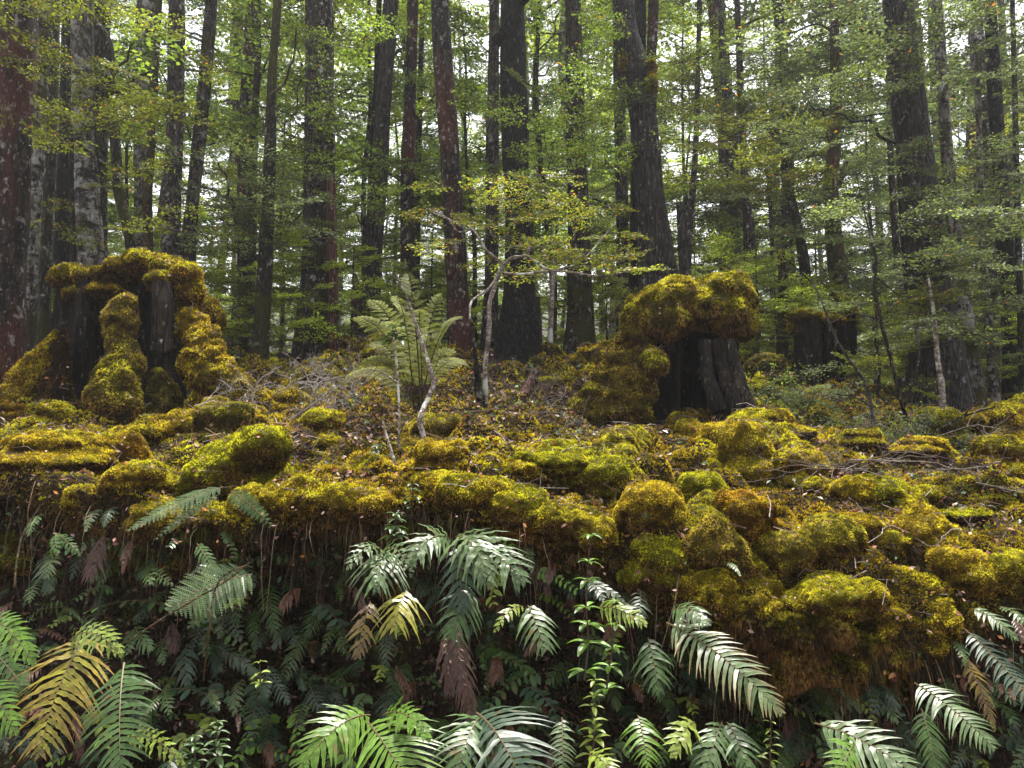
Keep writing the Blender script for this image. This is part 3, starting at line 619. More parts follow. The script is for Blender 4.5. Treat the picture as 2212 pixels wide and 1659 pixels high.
# --- small stumps
def small_stump(u, v_top, v_bot, w_, d, label, kind='gold', seed=1, caps=None, wood=.7):
    root = empty('tree_stump', P(u, v_bot, d)); tag(root, label, 'tree stump')
    v_bot = max(v_bot, uv(gd(u, d) - np.array([0, 0, .15]))[1] - 12)
    V, F = shell(u, v_top + 12, v_bot + 12, w_ * wood / 2, w_ * wood / 2 * 1.2, d, 10, 20, seed)
    MB().add(V, F).build('trunk', M_WOOD, root, P(u, v_bot, d), smooth=True)
    stump_moss('moss_cap', caps or [E(u, v_top + 14, d, w_ / 2, 18)], d, kind, seed + 30, root, vox=.02, amp=.2)
small_stump(450, 648, 740, 66, 7.0, 'small moss capped stump just behind the right side of the left stump', seed=5, caps=[E(445, 672, 7, 32, 30), E(470, 690, 7, 16, 28)])
small_stump(1760, 680, 800, 120, 7.6, 'dark broken stump with yellow moss rim behind the thin saplings', seed=6, wood=.6, caps=[E(1740, 686, 7.6, 42, 18), E(1778, 696, 7.6, 44, 14), E(1718, 704, 7.6, 18, 24)])
small_stump(1828, 668, 800, 60, 7.9, 'narrow broken stump with a mossy top beside the dark rimmed stump', seed=7, caps=[E(1820, 668, 7.9, 32, 10), E(1848, 690, 7.9, 10, 24)], wood=.6)
# ================================================================ TREES
def wig(p0, p1, n_=5, amp=.1, r_=random):
    p0 = np.asarray(p0, float); p1 = np.asarray(p1, float); L = np.linalg.norm(p1 - p0); out = [p0]
    for i in range(1, n_): out.append(p0 + (p1 - p0) * i / n_ + np.array([r_.gauss(0, amp), r_.gauss(0, amp), r_.gauss(0, amp)]) * L)
    out.append(p1); return smooth_path(out, 4)
LEAFC = {'mid': [(.13, .18, .035), (.18, .235, .04), (.23, .285, .04), (.09, .13, .03)],
         'bright': [(.23, .29, .04), (.30, .35, .04), (.18, .24, .035), (.36, .36, .035)],
         'dark': [(.09, .11, .055), (.12, .145, .065), (.155, .18, .06), (.07, .085, .045)],
         'olive': [(.12, .13, .02), (.16, .17, .02), (.09, .10, .02), (.20, .19, .02)]}
def make_bough(seed, leaf=.035, nt=13):
    """a flat layered beech bough of length 1 along +X: returns twig segments and leaf frames"""
    r_ = random.Random(seed); segs = []; L = []
    def line(p, d, ln, w, lev):
        n_ = max(3, int(ln / .07)); pts = [p]; q = p.copy(); dd = d.copy()
        for i in range(n_):
            dd = dd + np.array([0, r_.gauss(0, .10), r_.gauss(0, .05)]); dd /= np.linalg.norm(dd); q = q + dd * ln / n_; pts.append(q.copy())
        segs.append((np.array(pts), w)); return pts
    def leaves(pts, step=.030):
        for a, b_ in zip(pts[:-1], pts[1:]):
            k = max(1, int(np.linalg.norm(b_ - a) / step))
            for i in range(k):
                c = a + (b_ - a) * (i + r_.random()) / k; dd = (b_ - a) / np.linalg.norm(b_ - a)
                s = np.array([-dd[1], dd[0], 0]) * (1 if (i + len(L)) % 2 else -1)
                L.append((c + s * leaf * .6 + np.array([0, 0, r_.gauss(0, .012)]), dd * .5 + s))
    main = line(np.zeros(3), np.array([1., 0, .06]), 1, .010, 0)
    for k in range(nt):
        t = .12 + .85 * k / nt; i = int(t * (len(main) - 1)); s = 1 if k % 2 else -1
        a = R(r_.uniform(35, 60)); d = np.array([math.cos(a), s * math.sin(a), r_.uniform(-.15, .1)])
        ln = (.62 - .45 * t) * r_.uniform(.7, 1.15); st = line(main[i], d, ln, .005, 1)
        for m_ in range(int(ln / .10)):
            j = min(len(st) - 2, int((m_ + 1) / (ln / .10 + 1) * len(st))); a2 = a * s + (1 if m_ % 2 else -1) * R(r_.uniform(30, 60))
            sub = line(st[j], np.array([math.cos(a2), math.sin(a2), r_.uniform(-.1, .1)]), ln * .38, .003, 2); leaves(sub)
        leaves(st[len(st) // 3:])
    leaves(main[len(main) // 2:])
    return segs, np.array([x[0] for x in L]), nrm(np.array([x[1] for x in L]))
BOUGH = [make_bough(s) for s in range(5)]
def bough_geo(frames, leafs, twigs, cols, r_, lsize=.026, tilt=.75, keep=1.0, twc=(.06, .045, .035), seg=3, orange=.006):
    """frames: (position, direction, scale)"""
    for pos, d, sc_ in frames:
        segs, LP, LD = BOUGH[r_.integers(0, len(BOUGH))]
        d = d / np.linalg.norm(d); y = nrm(np.cross([0, 0, 1.], d)); z = np.cross(d, y)
        roll = r_.normal(0, .25); y, z = y * math.cos(roll) + z * math.sin(roll), z * math.cos(roll) - y * math.sin(roll)
        M = np.stack([d, y, z], 0) * sc_
        if keep < 1: k = r_.random(len(LP)) < keep; LP_, LD_ = LP[k], LD[k]
        else: LP_, LD_ = LP, LD
        p = LP_ @ M + pos; ld = nrm(LD_ @ M)
        n_ = len(p); up = nrm(np.array([0, 0, 1.]) + r_.normal(0, tilt, (n_, 3))); a = nrm(ld + r_.normal(0, .25, (n_, 3))); b_ = nrm(np.cross(up, a)); s = (lsize * sc_ * r_.uniform(.7, 1.3, n_))[:, None]
        v = np.stack([p - a * s, p + b_ * s * .62 + a * s * .1, p + a * s, p - b_ * s * .62 + a * s * .1], 1).reshape(-1, 3)
        c = np.array(cols)[r_.integers(0, len(cols), n_)] * r_.uniform(.65, 1.35, (n_, 1)) * r_.choice([.55, .75, .95, 1.2, 1.5])
        o_ = r_.random(n_) < orange; c[o_] = (.38, .15, .02)
        leafs.add(v, np.arange(n_ * 4).reshape(-1, 4), np.repeat(c, 4, 0))
        for q, (pts, w_) in enumerate(segs):
            if q > 14 and sc_ < 2: 
                if r_.random() < .5: continue
            V, F = tube(pts @ M + pos, np.linspace(w_, w_ * .4, len(pts)) * sc_ * .8, seg); twigs.add(V, F, twc)
def tree_geo(seed, H, rad, z0, z1, spread, nl, bs, cols, lean=0, wob=.02, tilt=.8, keep=1.0, lsize=.030):
    r_ = np.random.default_rng(seed); rr = random.Random(seed)
    tw = MB(); lf = MB()
    pts = [np.array([0, 0, -.2])] + [np.array([lean * t * H + rr.gauss(0, wob * H * .3), rr.gauss(0, wob * H * .3), t * H]) for t in np.linspace(0, 1, 7)[1:]]
    path = smooth_path(pts, 10); rd = rad * (1 - .75 * np.linspace(0, 1, len(path))); rd[:6] *= np.linspace(1.5, 1, 6)
    V, F = tube(path, rd, 14, bump=.15, bs=2 / rad, seed=seed, squash=.3); tr = MB().add(V, F, (.1, .08, .07))
    fr = []
    for i in range(nl):
        t = (z0 + (z1 - z0) * (i + r_.random()) / nl) / H; k = int(np.clip(t, 0, 1) * (len(path) - 1)); p = path[k]
        a = r_.uniform(0, 2 * np.pi); ln = spread * r_.uniform(.55, 1.1) * (1 - .45 * t); e = p + np.array([math.cos(a), math.sin(a), r_.uniform(-.02, .35)]) * ln
        lp = wig(p, e, 4, .06, rr); V, F = tube(lp, np.linspace(rad * .22, rad * .04 + .003, len(lp)), 5); tr.add(V, F, (.08, .06, .05))
        nb = max(2, int(ln / bs * 3.2))
        for j in range(nb):
            t2 = .2 + .8 * (j + r_.random()) / nb; q = lp[min(len(lp) - 1, int(t2 * (len(lp) - 1)))]; a2 = a + r_.normal(0, .75)
            fr.append((q, np.array([math.cos(a2), math.sin(a2), r_.normal(.03, .12)]), bs * r_.uniform(.6, 1.15)))
    bough_geo(fr, lf, tw, cols, r_, tilt=tilt, keep=keep, lsize=lsize)
    return tr, tw, lf
def variant(name, bark, *a, **k):
    tr, tw, lf = tree_geo(*a, **k); root = empty(name, (0, 0, 0))
    tr.build('trunk', BARK[bark], root, smooth=True); tw.build('twigs', M_TWIG, root); lf.build('foliage', M_LEAF, root); return root
def copy_tree(root):
    c = root.copy(); COL.objects.link(c)
    for ch in list(root.children):
        q = ch.copy(); COL.objects.link(q); q.parent = c
    return c
LMK = [(15, 'the huge red trunk at the left edge'), (185, 'the paired mottled trunks'), (262, 'the crooked mossy thin tree'), (378, 'the straight grey spotted trunk'),
       (435, 'the slanting grey trunk'), (580, 'the thin dark mossy trunk'), (690, 'the thick trunk with a red slab'), (825, 'the leaning grey striated trunk'), (888, 'the slim red brown trunk'),
       (970, 'the leaning dark red trunk'), (1115, 'the thick black trunk'), (1250, 'the bushy grey brown trunk'), (1400, 'the burl trunk'), (1477, 'the broken snag'), (1690, 'the curved dark stem'),
       (1800, 'the brown mossed trunk'), (2000, 'the great shaggy trunk'), (2120, 'the thin dark right hand tree'), (2195, 'the trunk near the right edge')]
_usedl = {}
def between(u):
    l = [x for x in LMK if x[0] <= u]; r = [x for x in LMK if x[0] > u]
    if not l: return 'left of ' + r[0][1]
    if not r: return 'right of ' + l[-1][1]
    return ('just right of ' + l[-1][1]) if u - l[-1][0] < r[0][0] - u else ('just left of ' + r[0][1])
def uniq(lab):
    _usedl[lab] = _usedl.get(lab, 0) + 1
    if _usedl[lab] == 1: return lab
    return ['', 'second', 'third', 'fourth', 'fifth', 'sixth', 'seventh', 'eighth', 'ninth'][min(8, _usedl[lab] - 1)] + ' ' + lab
VT = [variant('beech_tree', 'grey', 101, 24, .20, 5, 22, 4.2, 30, 1.7, LEAFC['bright'], lsize=.032, tilt=.9, keep=.7),
      variant('beech_tree', 'dark', 102, 26, .24, 4, 24, 4.4, 32, 1.8, LEAFC['mid'], lsize=.032, tilt=.9, keep=.7, lean=.03),
      variant('beech_tree', 'pale', 103, 22, .16, 6, 21, 3.8, 26, 1.6, LEAFC['bright'], lsize=.032, tilt=.9, keep=.7, lean=-.03),
      variant('beech_tree', 'red', 104, 25, .26, 7, 24, 4.2, 26, 1.8, LEAFC['mid'], lsize=.032, tilt=.9, keep=.7)]
VU = [variant('understorey_beech', 'mossy', 111, 7.5, .05, .6, 7.3, 2.2, 26, .85, LEAFC['bright']),
      variant('understorey_beech', 'dark', 112, 6.0, .045, .5, 5.8, 1.9, 24, .75, LEAFC['mid'], lean=.05),
      variant('understorey_beech', 'mossy', 113, 9.0, .07, 1.2, 8.8, 2.5, 28, 1.0, LEAFC['mid'], lean=-.04),
      variant('understorey_beech', 'dark', 114, 8.0, .06, 1.0, 7.8, 2.3, 24, .9, LEAFC['dark']),
      variant('understorey_beech', 'mossy', 115, 5.0, .035, .4, 4.9, 1.7, 22, .7, LEAFC['olive'])]
VS = [variant('forest_shrub', 'dark', 121, 1.5, .018, .15, 1.4, .8, 16, .42, LEAFC['bright']),
      variant('forest_shrub', 'dark', 122, 1.1, .015, .1, 1.0, .7, 14, .36, LEAFC['olive'])]
_first = set()
HUE = {'beech_tree': 'far beech', 'understorey_beech': 'leafy understorey beech', 'forest_shrub': 'small leafy shrub'}
def put(V, k, u, d, s, rot, group, adj=''):
    src = V[k % len(V)]
    o = src if src.name not in _first else copy_tree(src); _first.add(src.name)
    p = gd(u, d); o.location = p; o.scale = (s, s, s); o.rotation_euler = (0, 0, rot)
    kind = src.name.split('.')[0]
    o['label'] = uniq(f"{adj + ' ' if adj else ''}{HUE[kind]} {between(u)}"); o['category'] = 'shrub' if 'shrub' in kind else 'tree'; o['group'] = group; o['_w'] = tuple(p)
    return o
rr = random.Random(21)
def dens_gap(u, d): return False
far = []
for row, (d0, d1, n_) in enumerate([(17, 23, 12), (24, 33, 17), (34, 48, 22), (50, 75, 22)]):
    for i in range(n_):
        if row > 0 and rr.random() < .22: continue
        far.append((-500 + 3200 * (i + rr.uniform(.1, .9)) / n_, rr.uniform(d0, d1), row))
ADJ = ['slim near', 'slim', 'faint', 'very faint']
for i, (u, d, row) in enumerate(sorted(far, key=lambda x: x[1])):
    put(VT, rr.randrange(4), u, d, rr.uniform(.8, 1.15), rr.uniform(0, 6.28), 'beech trees far behind the bank', ADJ[row])
und = [(10.8 + 2 * rr.random(), -150 + 230 * i + rr.uniform(-60, 60)) for i in range(11)] + [(14.5 + 3 * rr.random(), -250 + 210 * i + rr.uniform(-60, 60)) for i in range(13)] + [(19 + 6 * rr.random(), -400 + 200 * i + rr.uniform(-60, 60)) for i in range(16)]
for i, (d, u) in enumerate(sorted(und)):
    dark = u > 1650
    put(VU, rr.choice([3, 1, 4] if dark else [0, 1, 2, 4, 0]), u, d, rr.uniform(.8, 1.2), rr.uniform(0, 6.28), 'understorey beeches among the trunks', ['close', 'middle distance', 'farther'][0 if d < 14 else 1 if d < 18.6 else 2])
for i in range(24):
    put(VU, [0, 2, 0, 4][i % 4], -500 + 135 * i + rr.uniform(-40, 40), rr.uniform(24, 38), rr.uniform(1.1, 1.6), rr.uniform(0, 6.28), 'understorey beeches among the trunks', 'pale distant')
# low shrubs on and behind the crest
for i, (u, d) in enumerate([(560, 8.5), (640, 9.5), (760, 9), (850, 10.5), (930, 9.8), (1030, 10.5), (1190, 10.5), (1310, 9.8), (1680, 8.2), (1740, 9), (1830, 9.2), (1900, 8), (1960, 9.5), (2090, 9.5), (2150, 8.5), (2230, 9), (40, 9), (500, 10), (1640, 10), (1690, 8.8), (1640, 8.0), (1900, 6.9)]):
    put(VS, i, u, d, rr.uniform(.8, 1.3), rr.uniform(0, 6.28), 'leafy shrubs along the crest of the bank')

def trunk(mb, pts, d, bark='dark', ext_top=True, ext_bot=True, seg=26, bump=.16, flare=1.0, dd=None):
    """pts: (u, v, width) from top to bottom at depth d"""
    pts = [list(p) for p in pts]
    if ext_top:
        (u0, v0, w0), (u1, v1, w1) = pts[0], pts[1]; s = (u0 - u1) / (v0 - v1)
        for dv in (250, 600, 1100): pts.insert(0, [u0 - s * dv * .7, v0 - dv, w0 * (1 - dv / 2200)])
    W = [P(u, v, d + (dd * i / len(pts) if dd else 0)) for i, (u, v, w_) in enumerate(pts)]; Rr = [w_ * .47 * px(d) for u, v, w_ in pts]
    if ext_bot:
        g = gd(pts[-1][0], d) if d > 4.4 else gp(pts[-1][0], pts[-1][1]); zb = g[2] - .15
        if zb < W[-1][2] - .05:
            s = (W[-1] - W[-2]) / (W[-1][2] - W[-2][2]); s[:2] *= .4; n_ = W[-1] + s * (zb - W[-1][2]); W.append(n_); Rr.append(Rr[-1] * (1.0 + .25 * flare))
    W = np.array(W)[::-1]; Rr = np.array(Rr)[::-1]
    L = np.concatenate([[0], np.cumsum(np.linalg.norm(np.diff(W, axis=0), axis=1))]); step = max(.03, Rr.mean() * .35); s = np.arange(0, L[-1], step)
    sp = smooth_path(W, 12); sl = np.concatenate([[0], np.cumsum(np.linalg.norm(np.diff(sp, axis=0), axis=1))])
    s = np.arange(0, sl[-1], step); path = np.stack([np.interp(s, sl, sp[:, i]) for i in range(3)], 1); rad = np.interp(s, np.linspace(0, sl[-1], len(Rr)) if False else L * sl[-1] / L[-1], Rr)
    rad = rad * (1 + .35 * flare * np.exp(-s / (Rr.mean() * 3)))
    rad = rad * (1 + .06 * fbm(path, 1.5, 2, 3))
    V, F = tube(path, rad, seg, bump=bump, bs=.55 / Rr.mean() + 3, seed=int(abs(pts[0][0])), squash=.22)
    mb.add(V, F); return path, rad
def stub(mb, u0, v0, u1, v1, d, w0, w1, n_=5, amp=.05, dd=0, rr_=random):
    lp = wig(P(u0, v0, d), P(u1, v1, d + dd), n_, amp, rr_); V, F = tube(lp, np.linspace(w0, w1, len(lp)) / 2 * px(d), 7, bump=.2, bs=12); mb.add(V, F); return lp
TREES = []
def hero(pts, d, bark, label, branches=(), name='beech_tree', group='large trunks on the crest of the bank', cat='tree', **kw):
    mb = MB(); path, rad = trunk(mb, pts, d, bark, **kw); b0 = path[0]
    root = empty(name, b0); tag(root, label, cat, group)
    mb.build('trunk', BARK[bark], root, b0, smooth=True)
    for q, br in enumerate(branches):
        m2 = MB(); u0, v0, u1, v1, w0, w1 = br[:6]; lp = stub(m2, u0, v0, u1, v1, d, w0, w1, rr_=random.Random(q + int(u0)), dd=br[6] if len(br) > 6 else 0)
        m2.build('branch', BARK[bark], root, lp[0], smooth=True)
    TREES.append((root, d)); return root
def foliage(root, frames, cols, seed, keep=1.0, orange=.008, twc=(.07, .055, .045)):
    lf, tw = MB(), MB(); bough_geo(frames, lf, tw, cols, np.random.default_rng(seed), keep=keep, orange=orange, twc=twc)
    loc = frames[0][0]; tw.build('twigs', M_TWIG, root, loc); lf.build('foliage', M_LEAF, root, loc)
def sprays(region, n_, d, dr, sc_, seed, dirs=(-1, 1)):
    """bough frames spread over a screen region (u0, v0, u1, v1) at depth d +- dr"""
    r_ = random.Random(seed); out = []
    for i in range(n_):
        u = r_.uniform(region[0], region[2]); v = r_.uniform(region[1], region[3]); s = r_.choice(dirs)
        out.append((P(u, v, d + r_.uniform(-dr, dr)), np.array([s * r_.uniform(.5, 1), r_.uniform(-.8, .5), r_.uniform(-.12, .15)]), sc_ * r_.uniform(.7, 1.2)))
    return out
GT = 'large trunks on the crest of the bank'
hero([(38, 0, 82), (30, 300, 76), (18, 600, 70), (5, 900, 78)], 7.0, 'red', 'huge flaky red brown trunk cut by the left edge of the picture')
hero([(100, 0, 30), (88, 250, 28), (68, 500, 34), (55, 800, 42)], 8.5, 'pale', 'pale blotched trunk between the huge red trunk and a darker slim one', branches=[(88, 430, 60, 260, 8, 4)])
hero([(118, 60, 22), (112, 300, 24), (100, 560, 28), (92, 820, 30)], 8.2, 'mossy', 'slim greenish spotted trunk close beside the pale blotched trunk')
hero([(140, 330, 30), (134, 500, 34), (128, 700, 38)], 10.5, 'black', 'short seen dark trunk with white lichen behind the left stump', ext_top=True)
hero([(152, 0, 24), (157, 200, 26), (165, 420, 30), (170, 620, 34)], 9.6, 'black', 'black narrow trunk pressed against the left of the mottled pair')
hero([(176, 0, 44), (178, 200, 46), (188, 400, 54), (200, 620, 60)], 9.2, 'pale', 'thick mottled pinkish trunk, left one of the pair above the left stump')
hero([(222, 60, 34), (216, 300, 36), (212, 500, 40), (214, 640, 42)], 9.3, 'mossy', 'mottled mossy trunk, right one of the pair above the left stump')
hero([(185, 10, 10), (232, 90, 20), (238, 200, 24), (250, 320, 24), (258, 420, 24), (282, 520, 26), (285, 620, 26)], 7.6, 'mossy', 'crooked thin mossy tree rising behind the left stump', branches=[(238, 200, 180, 95, 12, 5), (240, 210, 335, 150, 10, 4), (236, 180, 290, 90, 8, 3), (245, 210, 390, 235, 7, 3), (238, 190, 130, 150, 8, 3)], name='crooked_tree')
hero([(318, 110, 52), (312, 300, 46), (306, 420, 34), (302, 620, 34)], 13, 'pale', 'blotched reddish white trunk behind leaves right of the crooked tree')
hero([(322, 380, 18), (318, 430, 22), (322, 560, 18)], 11, 'brownmoss', 'thin brown mossy stem behind the left stump', ext_top=True)
hero([(383, 0, 36), (378, 250, 38), (372, 430, 42), (370, 600, 44)], 8.6, 'grey', 'straight grey trunk with white spots and one dark burl')
hero([(457, 0, 28), (440, 200, 30), (425, 350, 30), (405, 560, 34)], 8.8, 'grey', 'slanting grey trunk right of the straight spotted one')
hero([(548, 20, 38), (540, 200, 44), (535, 400, 42), (530, 720, 40)], 13, 'red', 'far reddish trunk with white lichen left of the thin dark mossy trunk')
hero([(600, 0, 20), (590, 130, 20), (585, 260, 26), (580, 420, 28), (570, 620, 34), (560, 790, 44)], 8.0, 'mossy', 'thin dark mossy trunk rising left of the thick trunk with the red slab', branches=[(575, 600, 500, 430, 12, 8), (500, 430, 405, 400, 8, 3), (500, 440, 470, 350, 7, 3), (585, 250, 640, 60, 7, 4)])
r_ = hero([(690, 0, 66), (690, 300, 70), (688, 550, 74), (684, 775, 90)], 9.0, 'dark', 'thick dark trunk left of centre with a broken red slab on its right')
pts = smooth_path([P(714, 380, 8.75), P(717, 520, 8.72), P(720, 650, 8.7), P(720, 780, 8.68)], 10)
V, F = tube(pts, np.linspace(9, 12, len(pts)) * px(9), 12, bump=.5, bs=8, squash=.2); MB().add(V, F).build('bark_slab', M_WOODR, r_, pts[0], smooth=True)
hero([(845, 0, 34), (830, 200, 38), (815, 420, 42), (798, 700, 46)], 10.0, 'shaggy', 'leaning grey striated trunk left of the slim red brown trunk')
hero([(812, 200, 14), (806, 320, 16), (796, 600, 20)], 10.8, 'black', 'thin black trunk close behind the leaning striated trunk')
hero([(892, 0, 26), (886, 200, 28), (880, 400, 32), (884, 660, 36)], 10.2, 'red', 'slim straight red brown trunk left of the leaning dark red trunk')
hero([(912, 40, 12), (905, 300, 14), (900, 600, 16)], 12.5, 'black', 'very thin black trunk behind the slim red brown trunk')
hero([(950, 0, 46), (962, 200, 48), (975, 380, 48), (986, 580, 50), (996, 770, 54)], 9.0, 'red', 'leaning dark red banded trunk at centre left')
hero([(1068, 0, 24), (1064, 300, 28), (1062, 560, 32), (1058, 760, 40)], 9.4, 'grey', 'grey slender trunk touching the left of the thick black trunk')
hero([(1108, 0, 54), (1110, 200, 60), (1118, 420, 66), (1122, 600, 72), (1118, 775, 90)], 8.8, 'black', 'thick black trunk with pinkish bark plates at centre', branches=[(1072, 90, 1150, -40, 30, 26, -.3)])
hero([(1162, 640, 10), (1160, 700, 22), (1158, 770, 26)], 9.2, 'brownmoss', 'short mossy stub beside the foot of the thick black trunk', ext_top=False, name='mossy_stub')
hero([(1245, 330, 44), (1250, 500, 52), (1252, 650, 56), (1252, 775, 66)], 9.3, 'dark', 'grey brown trunk right of centre screened by leaves', ext_top=True)
hero([(1196, 560, 10), (1192, 640, 12), (1188, 760, 13)], 9.0, 'sapling', 'short pale slender stem between the black trunk and the grey brown trunk', ext_top=False, name='pale_sapling')
hero([(1335, 80, 26), (1340, 300, 28), (1344, 500, 30), (1345, 720, 32)], 12.5, 'grey', 'dim grey trunk left of the burl trunk')
hero([(1345, 0, 48), (1352, 80, 58), (1370, 150, 78), (1385, 190, 76), (1390, 250, 62), (1400, 380, 66), (1412, 500, 74), (1428, 640, 92)], 8.2, 'shaggy', 'large bent trunk with a swollen burl above the big mossy stump')
mb = MB(); V, F = blob([E(1408, 142, 8.0, 16, 15), E(1408, 175, 8.05, 14, 32), E(1350, 135, 8.1, 16, 28)], .03, 6); V = roughen(V, F, .05, 6, 3)
mb.add(V, F, (.08, .07, .015)); tufts(mb, V, F, .03, .02, 'olive', 4); o = mb.build('burl', M_MOSS, TREES[-1][0], P(1408, 150, 8)); 
hero([(1412, 0, 24), (1408, 120, 24), (1404, 240, 24)], 9.5, 'red', 'thin red brown trunk appearing above the burl', ext_bot=True)
hero([(1378, 430, 34), (1376, 540, 38), (1374, 660, 40)], 9.6, 'black', 'black trunk standing close behind the left of the burl trunk')
hero([(1470, 436, 20), (1473, 480, 22), (1477, 560, 24), (1480, 640, 26)], 7.0, 'shaggy', 'smooth grey broken snag standing behind the top of the big mossy stump', ext_top=False, name='broken_snag')
hero([(1508, 140, 12), (1502, 330, 14), (1490, 500, 16), (1486, 600, 16)], 9.4, 'grey', 'thin grey trunk right of the broken snag')
hero([(1568, 250, 16), (1575, 350, 18), (1590, 520, 20)], 14, 'dark', 'faint grey trunk left of the short dark pole')
hero([(1606, 330, 16), (1612, 430, 24), (1618, 520, 26)], 12, 'dark', 'short dark pole seen through leaves right of the big stump', ext_top=True)
hero([(1668, 280, 10), (1694, 310, 18), (1696, 380, 20), (1714, 450, 20), (1736, 560, 24), (1745, 680, 26)], 8.8, 'mossy', 'curved dark stem with moss leaning right, above the dark rimmed stump', branches=[(1690, 310, 1630, 270, 9, 3), (1630, 270, 1600, 285, 5, 2)], ext_top=False)
hero([(1688, 540, 20), (1692, 620, 22), (1690, 800, 26)], 8.0, 'brownmoss', 'rotten mossy post left of the dark rimmed stump', ext_top=False, name='rotten_post')
hero([(1800, 0, 20), (1806, 240, 26), (1795, 400, 34), (1800, 500, 38), (1815, 640, 44)], 9.2, 'brownmoss', 'twisted trunk coated in brown moss behind the narrow broken stump', branches=[(1800, 420, 1830, 350, 12, 9), (1800, 330, 1780, 280, 14, 8)])
hero([(1940, 0, 66), (1950, 120, 70), (1965, 240, 76), (1990, 450, 84), (2010, 650, 92), (2030, 870, 112)], 7.4, 'shaggy', 'great dark shaggy trunk on the right leaning left', branches=[(1940, 90, 1850, 50, 12, 7), (1850, 50, 1690, 70, 7, 3), (1945, 330, 1880, 260, 10, 6), (1880, 260, 1780, 250, 7, 3), (1780, 250, 1720, 180, 4, 2)])
hero([(1955, 420, 30), (1970, 620, 34), (1990, 870, 44)], 7.9, 'black', 'dark trunk tight against the left flank of the great shaggy trunk', ext_top=True)
hero([(2046, 340, 26), (2056, 450, 30), (2070, 560, 32), (2085, 720, 46), (2100, 870, 56)], 7.9, 'pale', 'pale and brown mossed trunk tight against the right flank of the great shaggy trunk')
hero([(2108, 0, 22), (2125, 250, 26), (2140, 500, 24), (2150, 800, 24)], 11, 'dark', 'dim grey trunk between the great shaggy trunk and the right edge')
hero([(2117, 380, 14), (2122, 520, 16), (2135, 700, 18), (2150, 860, 20)], 8.4, 'pale', 'thin white blotched stem right of the great shaggy trunk')
hero([(2165, 450, 34), (2180, 620, 38), (2190, 850, 46)], 8.8, 'black', 'black trunk near the right edge')
hero([(2200, 530, 14), (2206, 700, 16), (2210, 860, 18)], 8.0, 'mossy', 'thin mossy stem at the right edge beside the black trunk')
for o_ in VT + VU + VS: pass
# leaf sprays carried by the nearer trees
byl = {o['label'][:24]: o for o, d in TREES}
def find(s): return [o for o, d in TREES if s in o['label']][0]
foliage(find('crooked thin'), sprays((0, 0, 430, 300), 46, 6.8, .8, .55, 1) + sprays((60, 250, 420, 520), 12, 7.2, .5, .5, 2), LEAFC['olive'], 1)
foliage(find('thin dark mossy trunk'), sprays((430, 330, 680, 560), 34, 7.8, .5, .6, 3), LEAFC['dark'], 2)
foliage(find('thick dark trunk left'), sprays((620, 60, 780, 520), 16, 8.6, .4, .6, 4), LEAFC['mid'], 3)
foliage(find('thick black trunk with'), sprays((1050, 180, 1330, 420), 26, 8.2, .5, .6, 6), LEAFC['mid'], 5, orange=.015)
foliage(find('burl trunk') if False else find('swollen burl'), sprays((1320, 20, 1480, 330), 16, 7.8, .4, .55, 7), LEAFC['mid'], 6)
foliage(find('curved dark stem'), sprays((1520, 250, 1780, 420), 34, 8.6, .5, .6, 8), LEAFC['olive'], 7, orange=.02)
foliage(find('great dark shaggy'), sprays((1650, 0, 2212, 330), 60, 7.2, .8, .62, 9) + sprays((1850, 330, 2212, 620), 34, 7.0, .5, .6, 10), LEAFC['dark'], 8)
foliage(find('twisted trunk'), sprays((1640, 400, 1900, 620), 20, 8.6, .6, .6, 11), LEAFC['dark'], 9)
foliage(find('thin white blotched'), sprays((2000, 400, 2212, 800), 26, 8.0, .6, .55, 12), LEAFC['dark'], 10)
# ================================================================ FERNS
GRN = {'green': (0.06, 0.12, 0.025), 'deep': (0.025, 0.06, 0.025), 'blue': (0.045, 0.085, 0.045), 'bright': (0.12, 0.23, 0.02), 'yellow': (0.32, 0.3, 0.03), 'amber': (0.24, 0.17, 0.03), 'brown': (0.1, 0.045, 0.032), 'pale': (0.1, 0.16, 0.055), 'rustf': (0.12, 0.045, 0.02), 'dim': (0.018, 0.04, 0.016), 'lime': (0.22, 0.29, 0.04)}
GRN = {k_: tuple(x * .78 for x in v_) for k_, v_ in GRN.items()}
def prof(t, kind):
    if kind == 'lance': return np.sin(np.pi * np.clip(t * .9 + .12, 0, 1) ** .85) ** .75
    if kind == 'broad': return np.clip(np.minimum(1, .45 + t * 3) * (1 - t ** 2.2) ** .8, .05, 1)
    if kind == 'strap': return np.clip(np.minimum(1, .35 + t * 4) * (1 - t ** 4) ** .9, .06, 1)
    return np.clip(1 - t, .05, 1)
